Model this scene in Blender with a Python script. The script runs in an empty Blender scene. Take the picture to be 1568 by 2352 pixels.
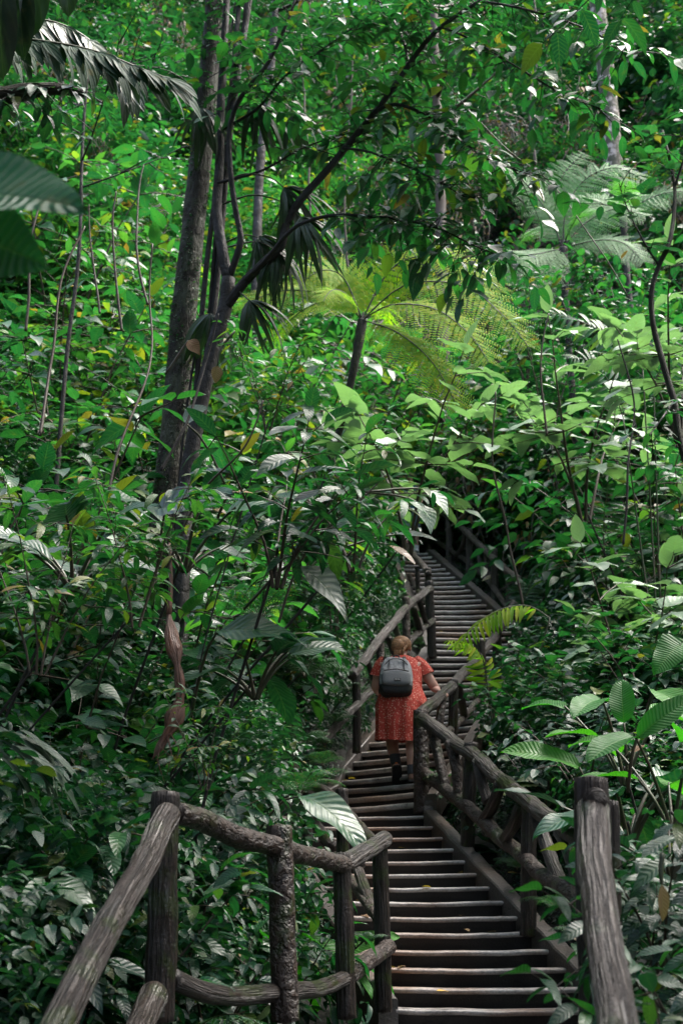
import bpy, bmesh, math, random
import numpy as np
from mathutils import Vector, Matrix, Euler, noise

random.seed(11)
rng = np.random.default_rng(11)
scene = bpy.context.scene
col = scene.collection
R = math.radians

# ------------------------------------------------------------------ camera
PITCH = R(19.0)
FPX = 3000.0                      # focal length in pixels of a 1568 x 2352 frame
cp, sp = math.cos(PITCH), math.sin(PITCH)

def T(u, v, y):
    """Point of the place seen at (u, v) of a 1568x2352 frame, y metres ahead."""
    a = (u - 784) / FPX
    b = (1176 - v) / FPX
    k = y / (cp - b * sp)
    return Vector((a * k, y, (sp + b * cp) * k))

def project(p):
    dep = p[1] * cp + p[2] * sp
    if dep <= 0.05:
        return None
    b = (p[2] * cp - p[1] * sp) / dep
    return 784 + p[0] / dep * FPX, 1176 - b * FPX

cam_d = bpy.data.cameras.new('camera')
cam = bpy.data.objects.new('camera', cam_d)
col.objects.link(cam)
cam.rotation_euler = (R(90) + PITCH, 0, 0)
cam_d.sensor_fit = 'VERTICAL'
cam_d.sensor_height = 36
cam_d.lens = FPX / 2352 * 36
cam_d.clip_start = 0.05
cam_d.clip_end = 1000
cam_d.dof.use_dof = True
cam_d.dof.focus_distance = 9.0
cam_d.dof.aperture_fstop = 3.2
scene.camera = cam

# ------------------------------------------------------------------ tagging
def tag(o, label=None, cat=None, group=None, kind=None):
    if label: o['label'] = label
    if cat: o['category'] = cat
    if group: o['group'] = group
    if kind: o['kind'] = kind
    return o

def thing(name, label, cat, loc=(0, 0, 0), rz=0, group=None):
    o = bpy.data.objects.new(name, None)
    o.empty_display_size = 0.2
    col.objects.link(o)
    o.location = loc
    o.rotation_euler = (0, 0, rz)
    return tag(o, label, cat, group)

def link(name, me, parent=None):
    o = bpy.data.objects.new(name, me)
    col.objects.link(o)
    if parent is not None:
        o.parent = parent
    return o

def copy_tree(o, parent=None):
    c = o.copy()
    col.objects.link(c)
    c.parent = parent
    for ch in o.children:
        copy_tree(ch, c)
    return c

# ------------------------------------------------------------------ node helpers
def newmat(name):
    m = bpy.data.materials.new(name)
    m.use_nodes = True
    nt = m.node_tree
    nt.nodes.clear()
    out = nt.nodes.new('ShaderNodeOutputMaterial')
    return m, nt, out

def N(nt, typ, **kw):
    n = nt.nodes.new(typ)
    for k, v in kw.items():
        if k.startswith('i_'):
            n.inputs[k[2:].replace('_', ' ')].default_value = v
        else:
            setattr(n, k, v)
    return n

def math_n(nt, op, a, b=None, clamp=False):
    n = nt.nodes.new('ShaderNodeMath')
    n.operation = op
    n.use_clamp = clamp
    for i, x in enumerate((a, b)):
        if x is None: continue
        if isinstance(x, (int, float)): n.inputs[i].default_value = x
        else: nt.links.new(x, n.inputs[i])
    return n.outputs[0]

def ramp(nt, fac, stops, interp='LINEAR'):
    n = nt.nodes.new('ShaderNodeValToRGB')
    n.color_ramp.interpolation = interp
    el = n.color_ramp.elements
    while len(el) < len(stops): el.new(0.5)
    for e, (p, c) in zip(el, stops):
        e.position = p
        e.color = (*c, 1) if len(c) == 3 else c
    nt.links.new(fac, n.inputs[0])
    return n.outputs[0]

def mixc(nt, fac, a, b, blend='MIX'):
    n = nt.nodes.new('ShaderNodeMix')
    n.data_type = 'RGBA'
    n.blend_type = blend
    for idx, x in ((0, fac), (6, a), (7, b)):
        if isinstance(x, (int, float)): n.inputs[idx].default_value = x
        elif isinstance(x, tuple): n.inputs[idx].default_value = (*x, 1) if len(x) == 3 else x
        else: nt.links.new(x, n.inputs[idx])
    return n.outputs[2]

# ------------------------------------------------------------------ leaf material
def leaf_mat(name, stops, rough=0.33, trans=0.3, nveins=9, vein_k=1.6, bump=0.28, tint=(1.15, 1.65, 0.55), spots=0.25, wet=0.0, spec=0.8):
    m, nt, out = newmat(name)
    at = N(nt, 'ShaderNodeAttribute', attribute_name='rnd')
    oi = N(nt, 'ShaderNodeObjectInfo')
    r = math_n(nt, 'FRACT', math_n(nt, 'ADD', at.outputs['Fac'], math_n(nt, 'MULTIPLY', oi.outputs['Random'], 0.37)))
    base = ramp(nt, r, stops)
    uv = N(nt, 'ShaderNodeUVMap')
    sep = N(nt, 'ShaderNodeSeparateXYZ')
    nt.links.new(uv.outputs[0], sep.inputs[0])
    a = math_n(nt, 'ABSOLUTE', math_n(nt, 'SUBTRACT', sep.outputs[0], 0.5))
    mid = math_n(nt, 'SUBTRACT', 1.0, math_n(nt, 'MULTIPLY', a, 28.0), clamp=True)
    ph = math_n(nt, 'SUBTRACT', math_n(nt, 'MULTIPLY', sep.outputs[1], float(nveins)), math_n(nt, 'MULTIPLY', a, vein_k * 2))
    wv = math_n(nt, 'SINE', math_n(nt, 'MULTIPLY', ph, 6.2832))
    vein = math_n(nt, 'POWER', math_n(nt, 'MULTIPLY', math_n(nt, 'ADD', wv, 1.0), 0.5), 6.0)
    lines = math_n(nt, 'MAXIMUM', mid, math_n(nt, 'MULTIPLY', vein, 0.45))
    base = mixc(nt, math_n(nt, 'MULTIPLY', lines, 0.35), base, mixc(nt, 0.5, base, (0.22, 0.34, 0.10)))
    tc = N(nt, 'ShaderNodeTexCoord')
    nz = N(nt, 'ShaderNodeTexNoise', i_Scale=14.0, i_Detail=3.0)
    nt.links.new(tc.outputs['Object'], nz.inputs['Vector'])
    sp_ = ramp(nt, nz.outputs['Fac'], [(0.60, (0, 0, 0)), (0.72, (1, 1, 1))])
    base = mixc(nt, math_n(nt, 'MULTIPLY', sp_, spots), base, (0.12, 0.10, 0.03))
    n2 = N(nt, 'ShaderNodeTexNoise', i_Scale=2.3, i_Detail=1.0)
    nt.links.new(tc.outputs['Object'], n2.inputs['Vector'])
    base = mixc(nt, 0.35, base, ramp(nt, n2.outputs['Fac'], [(0.3, (0.55, 0.6, 0.6)), (0.7, (1.3, 1.25, 1.0))]), 'MULTIPLY')
    bs = N(nt, 'ShaderNodeBsdfPrincipled')
    nt.links.new(base, bs.inputs['Base Color'])
    n3 = ramp(nt, nz.outputs['Fac'], [(0.3, (rough - 0.04,) * 3), (0.7, (rough + 0.20,) * 3)])
    nt.links.new(n3, bs.inputs['Roughness'])
    bs.inputs['Specular IOR Level'].default_value = spec
    h = math_n(nt, 'ADD', math_n(nt, 'MULTIPLY', wv, 0.5), math_n(nt, 'MULTIPLY', mid, -0.8))
    h = math_n(nt, 'ADD', h, math_n(nt, 'MULTIPLY', nz.outputs['Fac'], 0.6))
    bp = N(nt, 'ShaderNodeBump', i_Strength=bump, i_Distance=0.006)
    nt.links.new(h, bp.inputs['Height'])
    nt.links.new(bp.outputs[0], bs.inputs['Normal'])
    tr = N(nt, 'ShaderNodeBsdfTranslucent')
    nt.links.new(mixc(nt, 1.0, base, tint, 'MULTIPLY'), tr.inputs['Color'])
    mx = N(nt, 'ShaderNodeMixShader', i_Fac=trans)
    nt.links.new(bs.outputs[0], mx.inputs[1])
    nt.links.new(tr.outputs[0], mx.inputs[2])
    nt.links.new(mx.outputs[0], out.inputs['Surface'])
    return m

G_DARK = [(0.0, (0.003, 0.03, 0.0238)), (0.5, (0.005, 0.048, 0.0294)), (0.93, (0.011, 0.07, 0.0252)), (1.0, (0.06, 0.085, 0.012))]
G_MID = [(0.0, (0.0045, 0.0529, 0.032)), (0.5, (0.009, 0.0823, 0.0352)), (0.9, (0.0216, 0.1127, 0.0288)), (0.965, (0.11, 0.145, 0.018)), (1.0, (0.15, 0.075, 0.025))]
G_LIGHT = [(0.0, (0.0085, 0.0681, 0.0342)), (0.5, (0.0187, 0.0957, 0.0342)), (0.85, (0.0467, 0.1288, 0.0304)), (0.95, (0.18, 0.19, 0.02)), (1.0, (0.19, 0.09, 0.03))]
G_PALE_SHEEN = [(0.0, (0.12, 0.20, 0.14)), (1.0, (0.19, 0.28, 0.20))]  # whitish base colour stands in for sky sheen on the leaves
G_YEL = [(0.0, (0.075, 0.155, 0.012)), (0.6, (0.13, 0.19, 0.014)), (1.0, (0.21, 0.20, 0.02))]
G_TEAL = [(0.0, (0.007, 0.045, 0.023)), (0.6, (0.012, 0.062, 0.028)), (1.0, (0.022, 0.080, 0.028))]

M = {}
M['dark'] = leaf_mat('dark_leaf', G_DARK, 0.30, 0.30, spec=0.55)
M['mid'] = leaf_mat('green_leaf', G_MID, 0.30, 0.38)
M['light'] = leaf_mat('light_leaf', G_LIGHT, 0.33, 0.48)
M['pale'] = leaf_mat('pale_leaf', G_PALE_SHEEN, 0.36, 0.28, nveins=7, spec=1.0)
M['yellow'] = leaf_mat('yellow_green_leaf', [(0.0, (0.11, 0.24, 0.012)), (0.6, (0.18, 0.29, 0.012)), (1.0, (0.28, 0.30, 0.02))], 0.6, 0.55, spec=0.2)
M['big'] = leaf_mat('broad_leaf', G_DARK, 0.32, 0.22, nveins=10, vein_k=2.4, bump=0.45, spots=0.15, spec=0.6)
M['bigmid'] = leaf_mat('fresh_broad_leaf', [(0.0, (0.010, 0.10, 0.014)), (0.7, (0.022, 0.15, 0.014)), (1.0, (0.05, 0.18, 0.014))], 0.42, 0.42, nveins=18, vein_k=2.2, bump=0.4, spots=0.12, spec=0.3)
M['teal'] = leaf_mat('fern_leaf', G_TEAL, 0.5, 0.25, nveins=4, spec=0.6)
M['fernpale'] = leaf_mat('pale_fern_leaf', [(0, (0.05, 0.16, 0.05)), (1, (0.09, 0.22, 0.08))], 0.5, 0.42, nveins=4, spec=0.4)
M['palm'] = leaf_mat('palm_leaf', G_LIGHT[:3] + [(1.0, (0.16, 0.26, 0.02))], 0.35, 0.4, nveins=2)
M['fan'] = leaf_mat('dark_palm_leaf', [(0, (0.010, 0.035, 0.016)), (1, (0.02, 0.055, 0.022))], 0.36, 0.1, nveins=3, spots=0.4)
M['dry'] = leaf_mat('dry_leaf', [(0, (0.09, 0.045, 0.025)), (0.6, (0.15, 0.08, 0.042)), (1, (0.20, 0.13, 0.065))], 0.6, 0.2, spots=0.8, spec=0.3)
M['grey'] = leaf_mat('withered_leaf', [(0, (0.045, 0.085, 0.06)), (1, (0.08, 0.12, 0.09))], 0.45, 0.15, spots=0.6, spec=0.55)
M['torn'] = leaf_mat('torn_palm_leaf', [(0, (0.016, 0.048, 0.032)), (1, (0.035, 0.075, 0.052))], 0.55, 0.15, spots=0.5, spec=0.2, nveins=2)
M['nearleaf'] = leaf_mat('near_blue_green_leaf', [(0, (0.012, 0.085, 0.045)), (1, (0.018, 0.10, 0.05))], 0.42, 0.22, nveins=18, vein_k=1.2, bump=1.0, spots=0.35, spec=0.4)
M['gold'] = leaf_mat('fallen_yellow_leaf', [(0, (0.55, 0.28, 0.03)), (1, (0.6, 0.36, 0.05))], 0.5, 0.15)

# ------------------------------------------------------------------ bark, concrete, ground
def bark_mat(name, c0, c1, c2, rough=0.5, sc=(30, 5), bump=1.0, dist=0.012, moss=0.0, spec=0.5):
    m, nt, out = newmat(name)
    uv = N(nt, 'ShaderNodeUVMap')
    mp = N(nt, 'ShaderNodeMapping')
    mp.inputs['Scale'].default_value = (sc[0], sc[1], 1)
    nt.links.new(uv.outputs[0], mp.inputs[0])
    # furrows: distorted noise stretched along the log
    n1 = N(nt, 'ShaderNodeTexNoise', i_Scale=1.0, i_Detail=4.0, i_Roughness=0.6, i_Distortion=0.35)
    nt.links.new(mp.outputs[0], n1.inputs['Vector'])
    tc = N(nt, 'ShaderNodeTexCoord')
    n2 = N(nt, 'ShaderNodeTexNoise', i_Scale=5.0, i_Detail=4.0)
    nt.links.new(tc.outputs['Object'], n2.inputs['Vector'])
    n3 = N(nt, 'ShaderNodeTexNoise', i_Scale=60.0, i_Detail=3.0)
    nt.links.new(tc.outputs['Object'], n3.inputs['Vector'])
    fur = ramp(nt, n1.outputs['Fac'], [(0.36, (0, 0, 0)), (0.56, (1, 1, 1))])
    base = mixc(nt, fur, c0, c1)
    base = mixc(nt, ramp(nt, n2.outputs['Fac'], [(0.5, (0, 0, 0)), (0.68, (1, 1, 1))]), base, c2)
    if moss:
        mn = ramp(nt, n2.outputs['Fac'], [(0.62 - moss * 0.3, (1, 1, 1)), (0.70 - moss * 0.3, (0, 0, 0))])
        base = mixc(nt, math_n(nt, 'MULTIPLY', mn, 0.85), base, (0.020, 0.030, 0.006))
    bs = N(nt, 'ShaderNodeBsdfPrincipled')
    nt.links.new(base, bs.inputs['Base Color'])
    nt.links.new(ramp(nt, n2.outputs['Fac'], [(0.35, (rough - 0.12,) * 3), (0.65, (rough + 0.15,) * 3)]), bs.inputs['Roughness'])
    bs.inputs['Specular IOR Level'].default_value = spec
    h = math_n(nt, 'ADD', fur, math_n(nt, 'MULTIPLY', n3.outputs['Fac'], 0.35))
    bp = N(nt, 'ShaderNodeBump', i_Strength=bump, i_Distance=dist)
    nt.links.new(h, bp.inputs['Height'])
    nt.links.new(bp.outputs[0], bs.inputs['Normal'])
    nt.links.new(bs.outputs[0], out.inputs['Surface'])
    return m

M['log'] = bark_mat('weathered_log', (0.0039, 0.0024, 0.0015), (0.0166, 0.0099, 0.0063), (0.0110, 0.0057, 0.0032), 0.42, (9, 2.6), 1.0, 0.014, moss=0.85)
M['log_near'] = bark_mat('worn_handrail_log', (0.0035, 0.0020, 0.0011), (0.0204, 0.0117, 0.0067), (0.0150, 0.0072, 0.0038), 0.46, (9, 2.2), 1.0, 0.016, moss=0.85)
M['log_far'] = bark_mat('lightened_log', (0.02, 0.016, 0.013), (0.075, 0.062, 0.052), (0.05, 0.04, 0.032), 0.5, (9, 2.2), 1.0, 0.014)  # log colour lightened so the far rails show in deep shadow
M['log_brown'] = bark_mat('brown_log', (0.0067, 0.0032, 0.0016), (0.0244, 0.0125, 0.0067), (0.0178, 0.0076, 0.0037), 0.5, (4, 14), 1.0, 0.016, moss=0.85)
M['trunk'] = bark_mat('mossy_bark', (0.0026, 0.0022, 0.0008), (0.0125, 0.0108, 0.0044), (0.0210, 0.0191, 0.0083), 0.7, (6, 4), 1.0, 0.02, moss=0.5)
M['branch'] = bark_mat('dark_bark', (0.0021, 0.0015, 0.0008), (0.0063, 0.0048, 0.0025), (0.0104, 0.0086, 0.0040), 0.65, (4, 10), 0.8, 0.008)
M['palebark'] = bark_mat('pale_bark', (0.1428, 0.1122, 0.0918), (0.3468, 0.2958, 0.2652), (0.4080, 0.3672, 0.3366), 0.75, (4, 3), 0.8, 0.015, moss=0.35)
M['stem'] = bark_mat('green_stem', (0.0180, 0.0240, 0.0072), (0.0300, 0.0420, 0.0120), (0.0480, 0.0300, 0.0180), 0.5, (3, 10), 0.3, 0.003)
M['twig'] = bark_mat('brown_twig', (0.0200, 0.0126, 0.0062), (0.0400, 0.0270, 0.0141), (0.0520, 0.0360, 0.0211), 0.6, (3, 10), 0.3, 0.004)
M['vine'] = bark_mat('dry_vine', (0.05, 0.04, 0.03), (0.13, 0.105, 0.085), (0.18, 0.15, 0.125), 0.7, (3, 10), 0.3, 0.004)
M['husk'] = bark_mat('red_brown_husk', (0.0750, 0.0300, 0.0165), (0.1725, 0.0750, 0.0450), (0.1650, 0.1050, 0.0825), 0.5, (3, 3), 0.8, 0.01)

def stone_mat(name, c_lo, c_hi, c_stain, rough, bump=0.6):
    m, nt, out = newmat(name)
    tc = N(nt, 'ShaderNodeTexCoord')
    n1 = N(nt, 'ShaderNodeTexNoise', i_Scale=7.0, i_Detail=6.0, i_Roughness=0.65)
    n2 = N(nt, 'ShaderNodeTexNoise', i_Scale=55.0, i_Detail=4.0)
    n3 = N(nt, 'ShaderNodeTexNoise', i_Scale=1.3, i_Detail=3.0)
    for n in (n1, n2, n3): nt.links.new(tc.outputs['Object'], n.inputs['Vector'])
    base = ramp(nt, n1.outputs['Fac'], [(0.3, c_lo), (0.7, c_hi)])
    base = mixc(nt, ramp(nt, n3.outputs['Fac'], [(0.45, (0, 0, 0)), (0.65, (1, 1, 1))]), base, c_stain)
    base = mixc(nt, 0.6, base, ramp(nt, n2.outputs['Fac'], [(0.3, (0.5, 0.5, 0.5)), (0.6, (1.15, 1.15, 1.15))]), 'MULTIPLY')
    bs = N(nt, 'ShaderNodeBsdfPrincipled')
    nt.links.new(base, bs.inputs['Base Color'])
    nt.links.new(ramp(nt, n1.outputs['Fac'], [(0.3, (rough - 0.15,) * 3), (0.7, (rough + 0.15,) * 3)]), bs.inputs['Roughness'])
    bp = N(nt, 'ShaderNodeBump', i_Strength=bump, i_Distance=0.01)
    nt.links.new(math_n(nt, 'ADD', n1.outputs['Fac'], math_n(nt, 'MULTIPLY', n2.outputs['Fac'], 0.5)), bp.inputs['Height'])
    nt.links.new(bp.outputs[0], bs.inputs['Normal'])
    nt.links.new(bs.outputs[0], out.inputs['Surface'])
    return m

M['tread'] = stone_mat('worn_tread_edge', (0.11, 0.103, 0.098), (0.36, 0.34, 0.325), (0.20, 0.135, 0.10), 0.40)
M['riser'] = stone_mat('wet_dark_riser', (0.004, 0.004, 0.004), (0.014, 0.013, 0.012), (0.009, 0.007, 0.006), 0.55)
M['kerb'] = stone_mat('kerb_concrete', (0.022, 0.020, 0.018), (0.075, 0.065, 0.058), (0.06, 0.040, 0.028), 0.55, 1.0)
M['soil'] = stone_mat('leaf_litter_soil', (0.003, 0.0028, 0.002), (0.010, 0.008, 0.006), (0.005, 0.008, 0.003), 0.85, 1.0)

def plain(name, c, rough=0.6, spec=0.4, noise_amt=0.25, scale=30.0, bump=0.2):
    m, nt, out = newmat(name)
    tc = N(nt, 'ShaderNodeTexCoord')
    nz = N(nt, 'ShaderNodeTexNoise', i_Scale=scale, i_Detail=3.0)
    nt.links.new(tc.outputs['Object'], nz.inputs['Vector'])
    lo = tuple(x * (1 - noise_amt) for x in c); hi = tuple(min(1, x * (1 + noise_amt)) for x in c)
    bs = N(nt, 'ShaderNodeBsdfPrincipled')
    nt.links.new(ramp(nt, nz.outputs['Fac'], [(0.35, lo), (0.65, hi)]), bs.inputs['Base Color'])
    bs.inputs['Roughness'].default_value = rough
    bs.inputs['Specular IOR Level'].default_value = spec
    bp = N(nt, 'ShaderNodeBump', i_Strength=bump, i_Distance=0.004)
    nt.links.new(nz.outputs['Fac'], bp.inputs['Height'])
    nt.links.new(bp.outputs[0], bs.inputs['Normal'])
    nt.links.new(bs.outputs[0], out.inputs['Surface'])
    return m

M['skin'] = plain('skin', (0.42, 0.235, 0.185), 0.5, 0.4, 0.10, 18)
M['skin'].node_tree.nodes['Principled BSDF'].inputs['Subsurface Weight'].default_value = 0.0
M['hair'] = plain('light_brown_hair', (0.24, 0.125, 0.062), 0.55, 0.3, 0.45, 70, 0.6)
M['hair_dark'] = plain('dark_hair', (0.03, 0.02, 0.015), 0.45, 0.5, 0.4, 60, 0.5)
M['grey_fabric'] = plain('grey_fabric', (0.20, 0.205, 0.215), 0.75, 0.3, 0.14, 13, 1.0)
M['grey_fabric'].node_tree.nodes['Bump'].inputs['Distance'].default_value = 0.03
M['grey_dark'] = plain('dark_grey_fabric', (0.105, 0.11, 0.118), 0.75, 0.3, 0.10, 120, 0.3)
M['black'] = plain('black_fabric', (0.012, 0.012, 0.013), 0.65, 0.35, 0.3, 90, 0.3)
M['boot'] = plain('black_boot', (0.014, 0.014, 0.016), 0.5, 0.5, 0.3, 40, 0.3)
M['sock'] = plain('dark_grey_sock', (0.05, 0.055, 0.065), 0.85, 0.2, 0.2, 90, 0.4)
M['orange'] = plain('orange_tab', (0.75, 0.18, 0.02), 0.5, 0.4, 0.05)
M['white'] = plain('white_cloth', (0.62, 0.62, 0.64), 0.8, 0.3, 0.08)
M['teal_cloth'] = plain('teal_cloth', (0.015, 0.10, 0.14), 0.8, 0.3, 0.2)
M['blue_grey'] = plain('blue_grey_cloth', (0.16, 0.20, 0.25), 0.8, 0.3, 0.15)
M['lip'] = plain('lip', (0.40, 0.14, 0.12), 0.45)
M['eye'] = plain('eye', (0.03, 0.02, 0.02), 0.2)

def dress_mat():
    m, nt, out = newmat('red_floral_fabric')
    tc = N(nt, 'ShaderNodeTexCoord')
    vo = N(nt, 'ShaderNodeTexVoronoi', i_Scale=52.0, i_Randomness=0.6)
    nt.links.new(tc.outputs['Object'], vo.inputs['Vector'])
    f = ramp(nt, vo.outputs['Distance'], [(0.20, (1, 1, 1)), (0.32, (0, 0, 0))])
    base = mixc(nt, f, (0.38, 0.045, 0.030), (0.68, 0.42, 0.32))
    bs = N(nt, 'ShaderNodeBsdfPrincipled')
    nt.links.new(base, bs.inputs['Base Color'])
    bs.inputs['Roughness'].default_value = 0.75
    bs.inputs['Specular IOR Level'].default_value = 0.25
    wr = N(nt, 'ShaderNodeTexNoise', i_Scale=9.0, i_Detail=3.0, i_Distortion=1.0)
    nt.links.new(tc.outputs['Object'], wr.inputs['Vector'])
    bp = N(nt, 'ShaderNodeBump', i_Strength=0.8, i_Distance=0.03)
    nt.links.new(wr.outputs['Fac'], bp.inputs['Height'])
    nt.links.new(bp.outputs[0], bs.inputs['Normal'])
    nt.links.new(bs.outputs[0], out.inputs['Surface'])
    return m
M['dress'] = dress_mat()

# ------------------------------------------------------------------ mesh builders
class Leaves:
    """collects transformed leaf templates into one mesh"""
    def __init__(s): s.items = {}
    def add(s, tpl, loc, d, up, size, wid=1.0, rnd=None):
        d = d.normalized()
        x = d.cross(up)
        if x.length < 1e-4: x = d.cross(Vector((0.3, 0.5, 0.8)))
        x.normalize()
        z = x.cross(d)
        m = np.empty((3, 4))
        m[:, 0] = np.array(x) * size * wid
        m[:, 1] = np.array(d) * size
        m[:, 2] = np.array(z) * size
        m[:, 3] = loc
        s.items.setdefault(tpl, []).append((m, random.random() if rnd is None else rnd))
    def mesh(s, name, mats):
        """mats: dict template-name -> material, or one material"""
        V, F, UV, RN, MI = [], [], [], [], []
        ml = []
        off = 0
        for tpl, lst in s.items.items():
            tv, tf, tuv = TPL[tpl]
            mt = mats if not isinstance(mats, dict) else mats.get(tpl, mats.get('*'))
            if mt not in ml: ml.append(mt)
            mi = ml.index(mt)
            A = np.stack([a for a, _ in lst])                 # n,3,4
            vv = np.einsum('nij,vj->nvi', A[:, :, :3], tv) + A[:, None, :, 3]
            n, k = len(lst), len(tv)
            V.append(vv.reshape(-1, 3))
            F.append((tf[None] + (np.arange(n) * k)[:, None, None] + off).reshape(-1, 4))
            UV.append(np.tile(tuv[tf].reshape(-1, 2), (n, 1)))
            RN.append(np.repeat([r for _, r in lst], k))
            MI.append(np.full(n * len(tf), mi))
            off += n * k
        V = np.concatenate(V); F = np.concatenate(F); UV = np.concatenate(UV); RN = np.concatenate(RN); MI = np.concatenate(MI)
        me = bpy.data.meshes.new(name)
        me.vertices.add(len(V)); me.vertices.foreach_set('co', V.ravel())
        me.loops.add(F.size); me.loops.foreach_set('vertex_index', F.ravel().astype(np.int32))
        me.polygons.add(len(F))
        me.polygons.foreach_set('loop_start', (np.arange(len(F)) * 4).astype(np.int32))
        me.polygons.foreach_set('material_index', MI.astype(np.int32))
        me.polygons.foreach_set('use_smooth', np.ones(len(F), bool))
        uvl = me.uv_layers.new(name='UVMap')
        uvl.data.foreach_set('uv', UV.ravel().astype(np.float32))
        at = me.attributes.new('rnd', 'FLOAT', 'POINT')
        at.data.foreach_set('value', RN.astype(np.float32))
        for mm in ml: me.materials.append(mm)
        me.update(calc_edges=True)
        return me

TPL = {}
def leaf_tpl(name, nl, nw, w, shape, fold=0.15, curl=0.15, ripple=0.0, nrip=0, wave=0.0, twist=0.0):
    t = np.linspace(0, 1, nl + 1)
    if shape == 'lance': wf = (t ** 0.75) * (1 - t) ** 0.85; wf /= wf.max()
    elif shape == 'oval': wf = np.sin(np.pi * t ** 0.8) ** 0.75 * (1 - 0.25 * t)
    elif shape == 'drip': wf = (t ** 0.6) * np.clip(1 - t, 0, 1) ** 1.15; wf /= wf.max()
    elif shape == 'heart': wf = np.clip(t * 9, 0, 1) ** 0.5 * (1 - t) ** 0.75 * (1 + 0.3 * t)
    elif shape == 'blade': wf = np.clip(t * 6, 0, 1) * (1 - t ** 2.5) ** 0.7
    elif shape == 'paddle': wf = np.clip(np.sin(np.pi * np.clip(t, 0, 1) ** 0.9), 0, 1) ** 0.5
    wf = np.maximum(wf, 0.0)
    s = np.linspace(-1, 1, 2 * nw + 1)
    tt, ss = np.meshgrid(t, s, indexing='ij')
    ww = np.repeat(wf[:, None], len(s), 1)
    x = ss * w * ww
    y = tt * (1 - 0.25 * curl * tt)
    if shape == 'heart': y = y - 0.16 * np.abs(ss) ** 1.5 * (1 - tt) ** 3
    z = np.abs(ss) * w * ww * fold - curl * tt ** 2 + wave * np.sin(tt * 9 + ss * 1.3) * np.abs(ss)
    z = z + twist * ss * w * ww * np.sin(tt * 3.0)
    if ripple: z = z + ripple * np.sin((tt * nrip - np.abs(ss) * 2.0) * 2 * np.pi) * np.abs(ss) ** 0.6 * ww
    V = np.stack([x, y, z], -1).reshape(-1, 3)
    k = len(s)
    F = []
    for i in range(nl):
        for j in range(k - 1):
            F.append((i * k + j, i * k + j + 1, (i + 1) * k + j + 1, (i + 1) * k + j))
    UV = np.stack([ss * 0.5 + 0.5, tt], -1).reshape(-1, 2)
    TPL[name] = (V, np.array(F), UV)

leaf_tpl('lance', 7, 1, 0.17, 'lance', 0.25, 0.22, wave=0.012)
leaf_tpl('lance2', 7, 1, 0.15, 'lance', 0.35, 0.45, wave=0.02, twist=0.3)
leaf_tpl('oval', 6, 1, 0.26, 'oval', 0.2, 0.15, wave=0.015)
leaf_tpl('drip', 7, 1, 0.24, 'drip', 0.22, 0.3, wave=0.02, twist=-0.25)
leaf_tpl('heart', 10, 2, 0.42, 'heart', 0.12, 0.2, wave=0.03)
leaf_tpl('small', 3, 1, 0.24, 'oval', 0.25, 0.2)
leaf_tpl('smalllance', 3, 1, 0.17, 'lance', 0.3, 0.3)
leaf_tpl('pinnule', 3, 1, 0.26, 'blade', 0.0, 0.1)
leaf_tpl('pinna', 5, 1, 0.055, 'blade', 0.4, 0.35)
leaf_tpl('pinna_wide', 6, 1, 0.075, 'lance', 0.4, 0.30)
leaf_tpl('strap', 9, 1, 0.04, 'blade', 0.5, 0.75, twist=0.6)
leaf_tpl('big', 26, 4, 0.27, 'oval', 0.18, 0.25, ripple=0.006, nrip=12, wave=0.03)
leaf_tpl('big2', 26, 4, 0.22, 'paddle', 0.25, 0.40, ripple=0.006, nrip=13, wave=0.04)
leaf_tpl('paddle', 20, 3, 0.19, 'paddle', 0.30, 0.30, ripple=0.006, nrip=14, wave=0.02)
leaf_tpl('bigheart', 18, 4, 0.40, 'heart', 0.15, 0.28, ripple=0.012, nrip=8, wave=0.03)

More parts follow.
